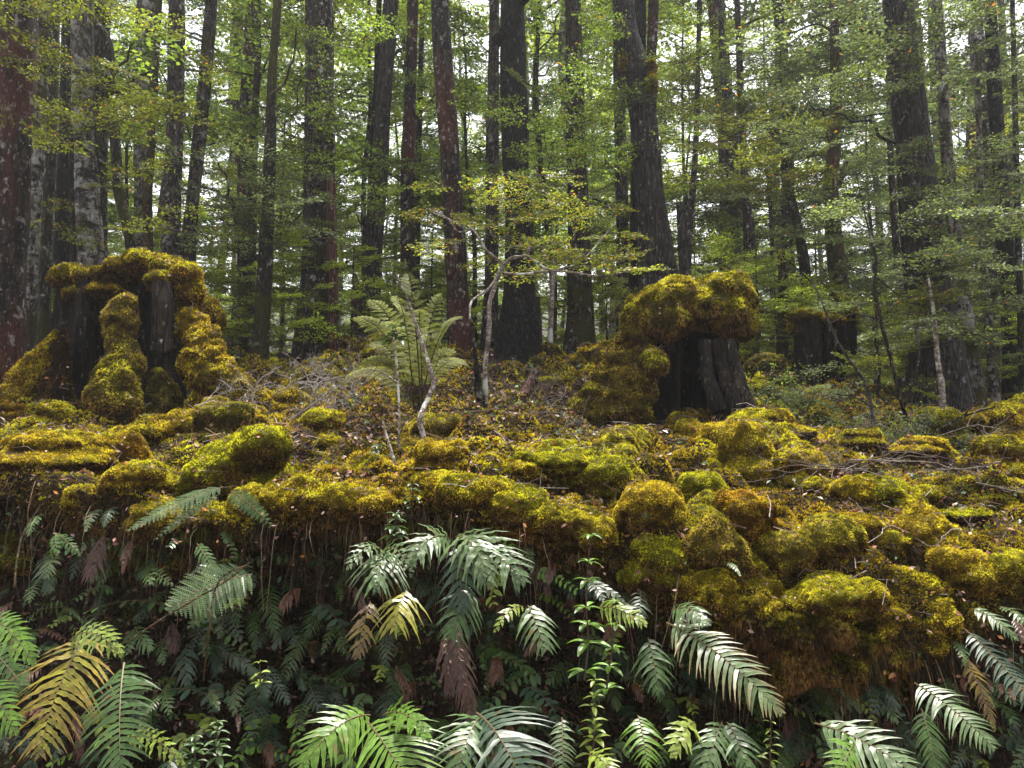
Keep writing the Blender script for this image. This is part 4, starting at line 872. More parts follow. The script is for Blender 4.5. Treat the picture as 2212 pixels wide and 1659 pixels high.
def frond(bl, ra, P0, Pc, P2, hw, n_, up, kind='lance', pw=None, wav=.18, seg=7, col=(.1, .19, .04), droop=.25, ang=25, fold=.08, rr_=None, col2=None, tipcol=None, start=.06, miss=0.0):
    n_ = max(7, int(n_ * .82)); rr_ = rr_ or random.Random(1); P0, Pc, P2 = map(np.asarray, (P0, Pc, P2))
    L = np.linalg.norm(Pc - P0) + np.linalg.norm(P2 - Pc); t = np.linspace(0, 1, 16)[:, None]
    rp = P0 * (1 - t) ** 2 + Pc * 2 * t * (1 - t) + P2 * t ** 2
    ra.append((rp, np.linspace(L * .006 + .0008, .0006, 16)))
    up = nrm(np.asarray(up, float)); pw = min(pw * .95, L / n_ * .66) if pw else L / n_ * .6
    s = np.linspace(0, 1, seg + 1); base = np.array(col)
    for i in range(n_):
        for sd_ in (-1, 1):
            if rr_.random() < miss: continue
            t = start + (1 - start) * (i + .5 * (sd_ > 0)) / n_
            c = P0 * (1 - t) ** 2 + Pc * 2 * t * (1 - t) + P2 * t ** 2; T = nrm(2 * (1 - t) * (Pc - P0) + 2 * t * (P2 - Pc))
            S = nrm(np.cross(T, up)) * sd_; Nn = nrm(np.cross(S, T)) * sd_; Nn = Nn if Nn @ up > 0 else -Nn
            a = R(ang + 30 * t ** 3 + rr_.gauss(0, 6)); D = S * math.cos(a) + T * math.sin(a); D = D + Nn * rr_.gauss(.02, .14)
            W = nrm(np.cross(Nn, D)); Lp = hw * float(prof(t, kind)) * rr_.uniform(.82, 1.08)
            if Lp < pw * .5: Lp = pw * .5
            curl = T * (.25 * s ** 2 * Lp)[:, None]
            mid = c + D * (s * Lp)[:, None] + curl + np.array([0, 0, -1.]) * (droop * Lp * s ** 2)[:, None]
            wd = pw * .5 * np.clip(np.minimum(1, .75 + 3 * s) * (1 - s ** 1.9), .04, 1)
            ph = rr_.uniform(0, 6); wv = 1 + wav * np.sin(s * seg * 2.6 + ph)
            lift = Nn * (fold * wd + wav * wd * 1.6 * np.sin(s * seg * 2.1 + ph * 2))[:, None]
            e1 = mid + W * (wd * wv)[:, None] + lift; e2 = mid - W * (wd * wv)[:, None] + lift
            V = np.stack([e1, mid, e2], 1).reshape(-1, 3); k = np.arange(seg) * 3
            F = np.concatenate([np.stack([k, k + 1, k + 4, k + 3], 1), np.stack([k + 1, k + 2, k + 5, k + 4], 1)])
            cc = base * rr_.uniform(.8, 1.2)
            if col2 is not None: m_ = np.clip(rr_.gauss(.35, .25), 0, 1); cc = cc * (1 - m_) + np.array(col2) * m_
            Cc = np.tile(cc, (seg + 1, 1))
            if tipcol is not None:
                w_ = (s ** 2 * rr_.uniform(.2, 1))[:, None]; Cc = Cc * (1 - w_) + np.array(tipcol) * w_
            bl.add(V, F, np.repeat(Cc, 3, 0) * np.tile([[1], [.8], [1]], (seg + 1, 1)))
def lacy(bl, ra, P0, Pc, P2, hw, n_, up, col, rr_, kind='broad', droop=.15, sub=11, ang=22):
    P0, Pc, P2 = map(np.asarray, (P0, Pc, P2)); L = np.linalg.norm(Pc - P0) + np.linalg.norm(P2 - Pc); t = np.linspace(0, 1, 16)[:, None]
    ra.append((P0 * (1 - t) ** 2 + Pc * 2 * t * (1 - t) + P2 * t ** 2, np.linspace(L * .006, .0008, 16)))
    for i in range(n_):
        for sd_ in (-1, 1):
            t = .05 + .95 * (i + .4 * (sd_ > 0)) / n_; c = P0 * (1 - t) ** 2 + Pc * 2 * t * (1 - t) + P2 * t ** 2; T = nrm(2 * (1 - t) * (Pc - P0) + 2 * t * (P2 - Pc))
            S = nrm(np.cross(T, up)) * sd_; a = R(ang + rr_.gauss(0, 3)); D = S * math.cos(a) + T * math.sin(a); Lp = max(.012, hw * float(prof(t, kind)) * rr_.uniform(.9, 1.08))
            Nn = nrm(np.cross(D, np.cross(up, D))); W = nrm(np.cross(Nn, D)); m_ = max(4, int(sub * min(1, Lp / hw + .25))); s = (np.arange(m_) + .5) / m_
            mid = c + D * (s * Lp)[:, None] - np.array([0, 0, 1.]) * (droop * Lp * s ** 2)[:, None]; ll = min(L / n_ * .56, Lp * .4) * (1 - s ** 2) + .0015
            cc = np.array(col) * rr_.uniform(.75, 1.25)
            for q in (-1, 1):
                d2 = nrm(W * q + D * .45 + Nn * rr_.gauss(.05, .1)); h = (Lp / m_ * .42)
                V = np.stack([mid - D * h, mid + d2 * (ll * .6)[:, None] - D * h * .6, mid + d2 * ll[:, None] + D * h * .4, mid + D * h + d2 * (ll * .3)[:, None]], 1).reshape(-1, 3)
                bl.add(V, np.arange(m_ * 4).reshape(-1, 4), cc)
            V, F = tube(np.stack([c, mid[-1]]), [.0012, .0006], 3); bl.add(V, F, cc * .8)
M_STEM = leaf_mat('fern_stem', .5, 0, .3)
def fern(name, label, fr, loc, group=None, scol=(.10, .07, .03), cat='fern', mat_=None):
    """fr: list of frond builders; each frond becomes a part with its stem as a sub-part"""
    root = empty(name, loc); tag(root, label, cat, group)
    for f in fr:
        bl, ra = MB(), []; f(bl, ra); sm_ = MB()
        for rp, rw in ra: V, F = tube(rp, rw, 5); sm_.add(V, F, scol)
        l0 = ra[0][0][0]; b_ = bl.build('frond', mat_ or M_FERN, root, l0, smooth=True); sm_.build('stem', M_STEM, b_, l0)
    return root
def scr(u0, v0, d0, u1, v1, d1, lift=.25, side=0):
    """bezier of a frond from base to tip; lift = arch height as a share of its length"""
    a, b_ = P(u0, v0, d0), P(u1, v1, d1); L = np.linalg.norm(b_ - a)
    return a, (a + b_) / 2 + np.array([side * L, -.10 * L, lift * L]), b_
UPF = np.array([0, -1.0, .75])
def one(u0, v0, u1, v1, w_, col, kind='lance', n_=22, d0=2.95, d1=None, lift=.18, side=0, up=None, seed=1, **kw):
    d1 = d0 - .15 if d1 is None else d1
    def f(bl, ra):
        a, c, b_ = scr(u0, v0, d0, u1, v1, d1, lift, side); hw = w_ / 2 * px((d0 + d1) / 2) * 1.05
        if kw.get('lacy'): return lacy(bl, ra, a, c, b_, hw, n_, up if up is not None else UPF, GRN[col], random.Random(seed), sub=kw.get('sub', 11))
        k = {q: kw[q] for q in kw if q in ('pw', 'wav', 'seg', 'droop', 'ang', 'fold', 'start', 'miss')}
        frond(bl, ra, a, c, b_, hw, n_, up if up is not None else UPF, kind, col=GRN[col], rr_=random.Random(seed), col2=GRN.get(kw.get('col2')), tipcol=kw.get('tip'), **k)
    return f
FL = []
def F1(label, *fr, name='fern', group=None, cat='fern', scol=(.10, .07, .03)):
    a = fr[0]; u0, v0, d0 = a[0], a[1], a[2].get('d0', 2.95)
    fs = [one(x[0], x[1], x[3], x[4], x[5], x[6], seed=int(x[0] * 3 + x[4]), **x[2]) for x in fr]
    FL.append((u0, v0, label)); return fern(name, label, fs, P(u0, v0, d0), group, scol, cat)
# (base u, base v, options, tip u, tip v, full width, colour)
F1('large yellow frond with brown spots arching down at lower left', (190, 1372, dict(d0=2.5, d1=2.25, n_=24, kind='broad', col2='amber', tip=(.3, .12, .03), lift=.16, seg=10, wav=.3, droop=.2, ang=14, pw=.024, side=-.02), 82, 1640, 225, 'yellow'),
   (150, 1385, dict(d0=2.5, d1=2.3, n_=14, lift=.3, seg=8, wav=.3, pw=.02), 268, 1420, 90, 'lime'))
F1('large mid green frond hanging beside the yellow one', (268, 1432, dict(d0=2.35, d1=2.1, n_=24, kind='strap', lift=.12, seg=10, wav=.15, ang=8, droop=.2, pw=.022), 262, 1690, 160, 'green'),
   (270, 1600, dict(d0=2.3, d1=2.15, n_=14, lift=.35, seg=7, wav=.3, pw=.016), 405, 1665, 60, 'lime'))
F1('green fern cluster cut by the left edge above the yellow frond', (-20, 1340, dict(d0=2.5, n_=16, lift=.25, pw=.022), 78, 1440, 90, 'bright'), (-30, 1400, dict(d0=2.5, n_=16, lift=.2, pw=.022), 60, 1500, 90, 'green'), (-40, 1470, dict(d0=2.4, n_=16, lift=.2), 40, 1590, 100, 'bright'))
F1('pale lacy frond resting on the bank edge at left', (482, 1052, dict(d0=3.05, d1=2.85, n_=22, lacy=True, lift=.10, up=np.array([0, -.35, 1.]), sub=14), 272, 1148, 95, 'pale'), (470, 1070, dict(d0=3.05, d1=2.9, n_=14, lacy=True, lift=.1, up=np.array([0, -.35, 1.])), 330, 1170, 55, 'pale'), (500, 1060, dict(d0=3.05, n_=12, lacy=True, lift=.1), 590, 1140, 50, 'green'))
F1('broad lacy dark green frond fanned out above the dead stalks', (545, 1240, dict(d0=2.95, d1=2.7, n_=18, lacy=True, lift=.12, sub=14, up=np.array([.2, -1, .9])), 358, 1320, 150, 'pale'), (540, 1245, dict(d0=2.95, d1=2.7, n_=14, lacy=True, lift=.1, sub=12), 405, 1360, 80, 'green'))
F1('big glossy pale green fern at centre', (992, 1165, dict(d0=2.75, d1=2.5, n_=18, kind='broad', lift=.22, pw=.02, seg=9, wav=.3, droop=.35), 1135, 1262, 170, 'pale'), (985, 1160, dict(d0=2.75, d1=2.5, n_=14, kind='broad', lift=.35, pw=.02, seg=9, wav=.3, droop=.4), 1062, 1268, 150, 'pale'), (975, 1165, dict(d0=2.75, d1=2.55, n_=15, lift=.4, pw=.018, wav=.3), 880, 1225, 110, 'pale'), (990, 1180, dict(d0=2.75, d1=2.6, n_=14, lift=.2, pw=.018), 1000, 1330, 110, 'blue'))
F1('glossy whitish fern left of the big glossy one', (828, 1190, dict(d0=2.8, d1=2.6, n_=13, kind='broad', lift=.2, pw=.018, seg=9, wav=.35, droop=.5, ang=30), 812, 1272, 165, 'pale'), (828, 1190, dict(d0=2.8, d1=2.6, n_=10, lift=.4, pw=.016, wav=.3), 748, 1235, 70, 'pale'), (828, 1190, dict(d0=2.8, d1=2.6, n_=10, lift=.4, pw=.016, wav=.3), 892, 1250, 80, 'pale'))
F1('amber yellow fern under the glossy whitish one', (878, 1275, dict(d0=2.75, d1=2.6, n_=12, kind='broad', lift=.15, pw=.02, wav=.3, droop=.5, ang=25, seg=8), 850, 1362, 140, 'yellow', ))
F1('small ragged ochre fern hanging left of the amber one', (800, 1300, dict(d0=2.75, n_=12, kind='broad', lift=.1, pw=.018, wav=.3, col2='brown', miss=.15), 770, 1425, 85, 'amber'))
F1('green fern with long fingers below the glossy cluster', (1015, 1270, dict(d0=2.7, n_=13, kind='broad', lift=.15, pw=.018, seg=8, droop=.4), 972, 1380, 130, 'green'))
F1('hanging pale fern with one long pointed tip right of centre', (1140, 1308, dict(d0=2.75, n_=9, kind='broad', lift=.15, pw=.02, droop=.5), 1178, 1408, 110, 'pale'), (1130, 1310, dict(d0=2.75, n_=8, lift=.3, pw=.016), 1066, 1370, 40, 'lime'))
F1('withered purple brown frond hanging at centre', (978, 1335, dict(d0=2.75, n_=20, kind='strap', lift=.05, pw=.02, wav=.4, droop=.6, ang=45, fold=.6), 1018, 1552, 85, 'brown'), (960, 1370, dict(d0=2.8, n_=14, kind='strap', lift=.05, pw=.018, wav=.4, droop=.7, ang=50, fold=.6), 975, 1500, 60, 'brown'), group='dead brown fronds')
F1('small yellow green lit fern by the whorled seedling', (1290, 1312, dict(d0=2.75, n_=14, lift=.2, pw=.014, kind='broad'), 1398, 1352, 80, 'lime'))
F1('compact green fern with long lower lobes right of the seedling', (1400, 1378, dict(d0=2.75, n_=11, kind='broad', lift=.08, pw=.02, ang=20, droop=.3), 1424, 1500, 100, 'green'), )
F1('neat rounded green fern near the bottom right of the seedling', (1378, 1545, dict(d0=2.5, n_=15, kind='broad', lift=.12, pw=.016, ang=5, droop=.4), 1400, 1660, 100, 'bright'))
F1('narrow upright hanging fern left of the seedling base', (1214, 1550, dict(d0=2.5, n_=18, kind='strap', lift=.05, pw=.013, ang=5), 1216, 1690, 56, 'pale'))
F1('bright green fern spreading at the bottom left of centre', (795, 1560, dict(d0=2.15, d1=1.95, n_=20, kind='broad', lift=.12, pw=.024, seg=10, wav=.2, droop=.3, ang=20), 900, 1720, 280, 'bright'), (800, 1545, dict(d0=2.2, d1=2.0, n_=18, kind='broad', lift=.35, pw=.02, seg=9), 640, 1680, 150, 'bright'), (830, 1545, dict(d0=2.2, d1=2.0, n_=14, kind='broad', lift=.3, pw=.02, seg=9), 930, 1600, 90, 'bright'))
F1('large bluish green frond arching at the bottom centre', (1030, 1540, dict(d0=2.15, d1=1.9, n_=22, kind='broad', lift=.25, pw=.024, seg=10, wav=.15, droop=.25, ang=15), 1150, 1740, 270, 'blue'), (1040, 1545, dict(d0=2.15, d1=1.95, n_=18, kind='broad', lift=.3, pw=.02, seg=9), 980, 1700, 170, 'green'))
F1('long glossy white green fern hanging below the moss overhang', (1440, 1345, dict(d0=2.65, d1=2.3, n_=30, kind='strap', lift=.14, pw=.017, seg=8, wav=.1, droop=.25, ang=18, tip=(.3, .18, .08)), 1690, 1545, 130, 'pale'), (1450, 1320, dict(d0=2.7, d1=2.5, n_=13, kind='broad', lift=.3, pw=.016, droop=.5), 1530, 1350, 90, 'pale'))
F1('long pale frond slanting down at lower right', (1975, 1475, dict(d0=2.55, d1=2.3, n_=24, kind='strap', lift=.10, pw=.016, seg=7, wav=.08, ang=12), 2150, 1620, 105, 'pale'))
F1('pale frond slanting down to the right edge', (2085, 1360, dict(d0=2.6, d1=2.3, n_=28, kind='strap', lift=.08, pw=.014, seg=6, wav=.08, ang=12), 2260, 1560, 80, 'blue'))
F1('small glossy frond at the right edge under the moss cushions', (2098, 1315, dict(d0=2.6, n_=18, kind='lance', lift=.2, pw=.012, seg=5), 2200, 1385, 55, 'pale'), (2160, 1310, dict(d0=2.6, n_=12, lift=.2, pw=.012, seg=5), 2225, 1360, 45, 'green'))
F1('short curled pale frond under the rusty moss lobe', (1876, 1490, dict(d0=2.7, n_=14, lift=.15, pw=.013, seg=5), 1940, 1565, 50, 'pale'))
F1('brown tinged frond hanging left of the edge ferns', (2080, 1415, dict(d0=2.6, n_=20, lift=.08, pw=.013, seg=5, col2='brown'), 2150, 1582, 52, 'amber'))
F1('wide pale green fern rising at the bottom right', (1760, 1562, dict(d0=2.3, d1=2.05, n_=20, kind='broad', lift=.16, pw=.024, seg=8, wav=.2, ang=25), 2010, 1700, 150, 'pale'), (1850, 1600, dict(d0=2.2, n_=12, kind='broad', lift=.2, pw=.022), 1800, 1700, 110, 'bright'))
F1('lobed light green fern left of the wide one at the bottom', (1560, 1560, dict(d0=2.4, n_=12, kind='broad', lift=.2, pw=.024), 1520, 1680, 110, 'pale'), (1570, 1560, dict(d0=2.4, n_=12, kind='broad', lift=.2, pw=.022), 1620, 1680, 100, 'green'), (1500, 1560, dict(d0=2.4, n_=10, lift=.3, pw=.02), 1450, 1640, 80, 'lime'))
F1('dim green frond hanging under the pale slanting one', (1990, 1530, dict(d0=2.6, n_=20, kind='strap', lift=.05, pw=.013, seg=5), 2025, 1690, 75, 'green'))
F1('yellow green fern tip at the bottom edge below the seedling', (1270, 1630, dict(d0=2.2, n_=12, kind='broad', lift=.3, pw=.018), 1330, 1690, 90, 'lime'))
# smaller hanging fronds placed one by one
SM = [(149,1160,100,1216,40,'bright'),(141,1228,92,1290,40,'green'),(193,1185,152,1256,40,'blue'),(235,1210,196,1262,44,'pale'),(262,1205,210,1268,44,'green'),(357,1190,297,1252,46,'blue'),(230,1262,206,1342,34,'deep'),
      (580,1262,597,1385,66,'green'),(509,1248,514,1352,50,'pale'),(457,1318,412,1412,44,'deep'),(550,1315,550,1412,40,'green'),(575,1475,535,1575,66,'pale'),(485,1370,462,1465,44,'deep'),(90,1110,60,1160,34,'green'),(215,1100,185,1150,40,'pale'),(250,1095,225,1140,36,'blue'),
      (340,1290,290,1350,50,'blue'),(365,1275,320,1312,40,'pale'),(1130,1180,1150,1240,40,'pale'),(1100,1230,1120,1290,40,'deep'),(700,1300,660,1380,60,'green'),(660,1365,620,1470,56,'pale'),(740,1440,715,1520,50,'green'),(880,1430,845,1530,60,'pale'),(1050,1410,1085,1480,60,'blue'),(1120,1400,1105,1480,50,'deep'),
      (1240,1440,1180,1480,60,'pale'),(1330,1420,1390,1490,50,'yellow'),(1620,1560,1640,1640,60,'green'),(1730,1520,1715,1600,60,'deep'),(1830,1500,1850,1580,50,'blue'),(1900,1560,1925,1640,50,'green'),(2040,1600,2060,1670,60,'deep'),(2180,1560,2215,1640,60,'blue'),(1160,1500,1120,1590,50,'deep'),(640,1240,620,1300,50,'deep'),
      (1385,1085,1395,1120,30,'blue'),(820,965,800,995,30,'pale'),(1560,1215,1600,1245,24,'pale'),(2060,1380,2085,1440,36,'green'),(1480,1390,1500,1480,50,'green'),(1440,1460,1450,1560,60,'deep')]
def near_fern(u, v):
    a = min(FL[:30], key=lambda x: (x[0] - u) ** 2 + (x[1] - v) ** 2); s = ('above ' if v < a[1] - 30 else 'below ' if v > a[1] + 30 else '') + ('left of ' if u < a[0] else 'right of ')
    return s.replace('above left', 'up left').replace('above right', 'up right').replace('below left', 'down left').replace('below right', 'down right'), ' '.join(a[2].split()[:6])
CN = {'green': 'mid green', 'deep': 'deep green', 'blue': 'bluish green', 'bright': 'bright green', 'yellow': 'yellowing', 'pale': 'pale green', 'dim': 'dark green', 'brown': 'brown', 'rustf': 'rust brown', 'amber': 'ochre', 'lime': 'lime green'}
LNM = [(100, 'the yellow frond'), (270, 'the large green frond'), (450, 'the broad lacy frond'), (620, 'the dark gap'), (810, 'the glossy whitish fern'), (1000, 'the glossy central fern'), (1150, 'the pointed pale fern'), (1260, 'the whorled seedling'), (1400, 'the compact green fern'), (1560, 'the long glossy fern'), (1760, 'the wide bottom fern'), (2000, 'the slanting pale frond'), (2160, 'the right edge ferns')]
_fu = {}
def flab(size, col, u, v):
    a = min(LNM, key=lambda x: abs(x[0] - u)); tier = 'high' if v < 1300 else 'midway' if v < 1450 else 'low' if v < 1570 else 'lowest'
    side = 'left of' if u < a[0] else 'right of'
    lab = f'{size} {CN[col]} frond {tier} on the bank, {side} {a[1]}'; _fu[lab] = _fu.get(lab, 0) + 1
    return lab, _fu[lab]
ORD = ['', '', 'second ', 'third ', 'fourth ', 'fifth ', 'sixth ', 'seventh ']
rr = random.Random(31)
for (u0, v0, u1, v1, w_, c) in SM:
    dd = float(np.clip(gp(u0, v0)[1] - .05, 2.6, 6)) if v0 > 1100 else gp(u0, v0)[1] - .02
    lab, k = flab('small', c, u0, v0); lab = ORD[min(k, 7)] + lab if k > 1 else lab
    F1(lab, (u0, v0, dict(d0=dd, n_=rr.randint(11, 16), kind=rr.choice(['lance', 'strap', 'broad']), lift=rr.uniform(.1, .25), seg=5, wav=rr.choice([.05, .25]), ang=rr.uniform(5, 30)), u1, v1, w_, c), group='small fern fronds hanging on the bank face')
# random shaded fronds filling the dark face
_lc = {}; cnt = 0
for _ in range(900):
    u = rr.uniform(-80, 2280); lipv = np.interp(u, _us, [_cols[q][1][0] for q in _us]); v = lipv + 15 + (1680 - lipv) * rr.random() ** 1.0
    if 1480 < u < 2060 and v < 1450: continue
    if any((u - a[0]) ** 2 + ((v - a[1])) ** 2 < 26 ** 2 for a in FL): continue
    dead = rr.random() < .22; c = rr.choice(['brown', 'rustf', 'brown']) if dead else rr.choice(['deep', 'green', 'blue', 'dim', 'green', 'pale', 'deep'])
    lab, k = flab('dead drooping' if dead else 'short shaded', c, u, v)
    if k > 7: continue
    lab = ORD[k] + lab if k > 1 else lab
    s = rr.uniform(.45, 1.1); du = rr.gauss(0, 26) + (14 if u > 1700 else 0); L = rr.uniform(50, 100) * s
    dd = gp(u, min(v, 1640))[1] - rr.uniform(.08, .35); dd = min(dd, 3.3); nf = 1 if dead else rr.choice([1, 1, 2])
    frs = []
    for q in range(nf):
        frs.append((u, v, dict(d0=dd, n_=rr.randint(9, 13), kind=rr.choice(['lance', 'broad', 'strap']), lift=rr.uniform(0, .3), seg=4, wav=.3 if dead else rr.choice([.05, .2]), ang=45 if dead else rr.uniform(5, 35), droop=.7 if dead else rr.uniform(.1, .5), pw=None, fold=.5 if dead else .08, tip=(.10, .05, .02) if rr.random() < .35 else None), u + du + q * rr.choice([-50, 50]), v + L * rr.uniform(.8, 1), rr.uniform(36, 66) * s, c))
    F1(lab, *frs, group='dead fronds on the bank face' if dead else 'shaded fern fronds on the bank face'); cnt += 1
    if cnt > 230: break
# ---- fern clump on the bank top at centre, with a skirt of dead fronds
rr = random.Random(5); D = 5.1; B0 = (905, 905)
fr = []
for (u1, v1, w_) in [(755, 690, 40), (1000, 690, 40), (880, 590, 44), (985, 770, 40), (765, 800, 40), (790, 650, 40), (955, 635, 40), (1020, 800, 36), (830, 700, 40), (905, 670, 40), (790, 750, 40), (720, 850, 36), (850, 640, 40)]:
    def f(bl, ra, u1=u1, v1=v1, w_=w_):
        a = P(905, 790, D); b_ = P(u1, v1, D + rr.uniform(-.5, .5)); L = np.linalg.norm(b_ - a)
        lacy(bl, ra, P(905 + rr.uniform(-12, 12), 890, D), (a + b_) / 2 + np.array([0, 0, .22 * L + .12]), b_, w_ / 2 * px(D) * 1.9, 20, np.array([0, -.6, .85]), np.array([.20, .22, .018]) * rr.uniform(.6, 1.1), rr, sub=13, kind='lance')
    fr.append(f)
for i in range(11):
    def f(bl, ra, i=i):
        u1 = 862 + i * 16 + rr.uniform(-5, 5); a = P(905, 830, D - .1); b_ = P(u1, rr.uniform(930, 965), D - .25)
        lacy(bl, ra, P(900, 850, D), a + np.array([(u1 - 905) * px(D), -.1, .10]), b_, .042, 9, np.array([0, -1, .2]), (.05, .026, .016), rr, sub=7, droop=.9)
    fr.append(f)
fern('fern', 'bushy yellow green lacy fern clump with dead brown skirt on the bank top at centre', fr, P(905, 905, D), scol=(.05, .03, .02), mat_=M_LACY)
# ================================================================ SAPLINGS, STICKS, TWIGS
def stick(name, label, paths, mat_, cat, group=None, top=True, leaves=None, seed=0, grounded=True):
    """paths: list of [(u, v, d, w), ...]; the first is the main stem, the others are branches"""
    root = empty(name, P(*paths[0][0][:3])); tag(root, label, cat, group)
    for q, pt in enumerate(paths):
        W = smooth_path([P(u, v, d) for u, v, d, w_ in pt], 8); w0 = np.array([w_ * px(d) / 2 for u, v, d, w_ in pt]); rad = np.interp(np.linspace(0, 1, len(W)), np.linspace(0, 1, len(pt)), w0)
        W = W + .4 * rad[:, None] * np.stack([vn(W * 14, 3), vn(W * 14, 4), vn(W * 14, 5)], 1)
        V, F = tube(W, rad, 8, bump=.3, bs=25); mb = MB().add(V, F, (.30, .23, .20)); mb.build('stem' if q == 0 else 'branch', mat_, root, W[0], smooth=True)
    return root
SP = BARK['sapling']
D = 4.2
stick('pale_sapling', 'bare forked pale sapling leaning at centre left of the bank', [[(908, 1040, 3.55, 14), (912, 990, 3.55, 13), (916, 950, 3.6, 13), (908, 905, 3.6, 12), (925, 860, 3.65, 11), (944, 815, 3.65, 9)], [(938, 832, 3.65, 9), (920, 770, 3.65, 8), (905, 720, 3.65, 7), (885, 660, 3.6, 6), (868, 620, 3.55, 5), (855, 590, 3.5, 3)]], SP, 'sapling')
stick('bare_stick', 'thin straight upright dead stem left of the forked pale sapling', [[(862, 970, 3.9, 5), (862, 880, 3.9, 5), (858, 800, 3.9, 5), (850, 725, 3.9, 4)]], SP, 'stick')
stick('bare_stick', 'short bent pale stem rising from the moss edge left of the forked sapling', [[(866, 1050, 3.45, 5), (850, 985, 3.45, 5), (834, 940, 3.5, 5), (826, 908, 3.5, 4)]], SP, 'stick')
b1 = [(1050, 920, 5.6, 14), (1048, 800, 5.6, 10), (1056, 720, 5.6, 11), (1058, 660, 5.6, 10), (1072, 610, 5.6, 9), (1088, 572, 5.6, 9), (1110, 558, 5.5, 10), (1138, 550, 5.45, 8), (1145, 525, 5.4, 5)]
r_ = stick('beech_sapling', 'crooked white barked sapling with arching bare branches at centre', [b1, [(1085, 568, 5.6, 7), (1050, 540, 5.5, 6), (1020, 495, 5.5, 5), (985, 480, 5.4, 4), (935, 460, 5.4, 3)], [(1085, 575, 5.6, 7), (1060, 620, 5.5, 6), (1020, 650, 5.4, 5), (1015, 690, 5.3, 4)], [(1090, 590, 5.6, 6), (1130, 592, 5.5, 6), (1200, 585, 5.4, 5), (1290, 596, 5.4, 5), (1340, 590, 5.4, 3)], [(1138, 552, 5.45, 6), (1180, 580, 5.4, 5), (1215, 588, 5.3, 3)], [(1020, 495, 5.5, 4), (990, 500, 5.4, 3), (965, 470, 5.3, 2), (925, 450, 5.3, 2)], [(1200, 585, 5.4, 4), (1260, 560, 5.5, 3), (1330, 480, 5.6, 2)]], SP, 'sapling')
foliage(r_, sprays((940, 370, 1330, 600), 42, 5.6, .6, .42, 41), LEAFC['olive'], 42, orange=.04)
stick('mossy_post', 'dark mossy upright stem at the foot of the crooked white sapling', [[(1040, 925, 5.5, 26), (1036, 850, 5.5, 20), (1028, 780, 5.5, 10), (1020, 700, 5.5, 5)]], BARK['mossy'], 'stick')
stick('fallen_branch', 'curved white fallen stick lying mid bank', [[(1162, 1040, 3.4, 9), (1150, 1010, 3.45, 9), (1125, 990, 3.5, 9), (1098, 972, 3.55, 8), (1080, 978, 3.6, 4)], [(1098, 972, 3.55, 5), (1085, 945, 3.6, 4), (1068, 930, 3.7, 3)], [(1120, 988, 3.5, 4), (1100, 1000, 3.45, 3), (1085, 1020, 3.45, 2)]], SP, 'fallen branch')
stick('pale_sapling', 'slim pink grey sapling with dark bands right of the big stump', [[(2047, 990, 5.2, 15), (2040, 900, 5.2, 14), (2035, 840, 5.2, 13), (2024, 760, 5.2, 11), (2018, 690, 5.2, 9), (2006, 600, 5.2, 4)]], SP, 'sapling')
r_ = stick('thin_sapling', 'dark wavy thin sapling with many twigs left of the pink grey one', [[(1972, 1010, 4.9, 11), (1964, 930, 4.9, 10), (1945, 860, 4.9, 9), (1925, 780, 4.9, 8), (1905, 700, 4.9, 8), (1890, 620, 4.9, 7), (1892, 560, 4.9, 5), (1870, 470, 4.9, 3), (1850, 380, 4.9, 2)], [(1950, 890, 4.9, 6), (1985, 770, 4.9, 5), (1975, 700, 5, 3)], [(1905, 690, 4.9, 4), (1840, 680, 4.9, 3), (1790, 700, 4.8, 2)], [(1895, 600, 4.9, 4), (1950, 640, 4.9, 3), (2020, 630, 4.9, 2)], [(1890, 560, 4.9, 3), (1940, 500, 5, 2), (2000, 400, 5, 2)]], BARK['dark'], 'sapling')
foliage(r_, sprays((1860, 420, 2150, 760), 30, 5.2, .5, .45, 43), LEAFC['dark'], 44)
r_ = stick('thin_sapling', 'leaning pale topped thin sapling in front of the dark rimmed stump', [[(1905, 1000, 5.0, 8), (1890, 930, 5.0, 7), (1870, 830, 5.1, 6), (1810, 740, 5.2, 6), (1785, 680, 5.2, 5), (1760, 620, 5.3, 4), (1700, 560, 5.3, 2)], [(1880, 880, 5, 4), (1850, 860, 5, 3), (1800, 850, 5, 2)]], BARK['grey'], 'sapling')
foliage(r_, sprays((1650, 800, 1780, 880), 9, 5.5, .3, .32, 45), LEAFC['dark'], 46)
stick('fallen_branch', 'long thin branch curving up across the shaggy trunk foot', [[(2150, 880, 4.9, 3), (2080, 900, 4.9, 5), (2010, 940, 4.8, 6), (1970, 975, 4.8, 8), (1890, 985, 4.7, 7), (1820, 975, 4.7, 4)], [(2080, 900, 4.9, 4), (2120, 850, 4.9, 3), (2135, 810, 4.9, 2)]], BARK['dark'], 'fallen branch')
stick('fallen_branch', 'dark stick leaning across the moss pads at lower right', [[(2210, 1060, 4.2, 9), (2150, 1030, 4.4, 10), (2090, 985, 4.6, 9), (2050, 930, 4.8, 5)]], BARK['dark'], 'fallen branch')
stick('fallen_branch', 'dead branch lying below the thin saplings', [[(1800, 975, 4.6, 7), (1860, 978, 4.6, 7), (1930, 1000, 4.5, 8), (2000, 1040, 4.3, 6)]], BARK['dark'], 'fallen branch')
stick('rotten_log', 'short slanting red rotten log on the bank crest at centre', [[(1128, 858, 5.9, 26), (1142, 835, 6.0, 24), (1158, 805, 6.1, 20), (1162, 795, 6.1, 8)]], M_WOODR, 'rotten log')
stick('broken_snag', 'jagged orange tipped broken stump in the distance left of the leaning striated trunk', [[(775, 720, 10, 30), (772, 640, 10, 26), (768, 605, 10, 14), (766, 590, 10, 4)]], M_WOODR, 'broken snag')
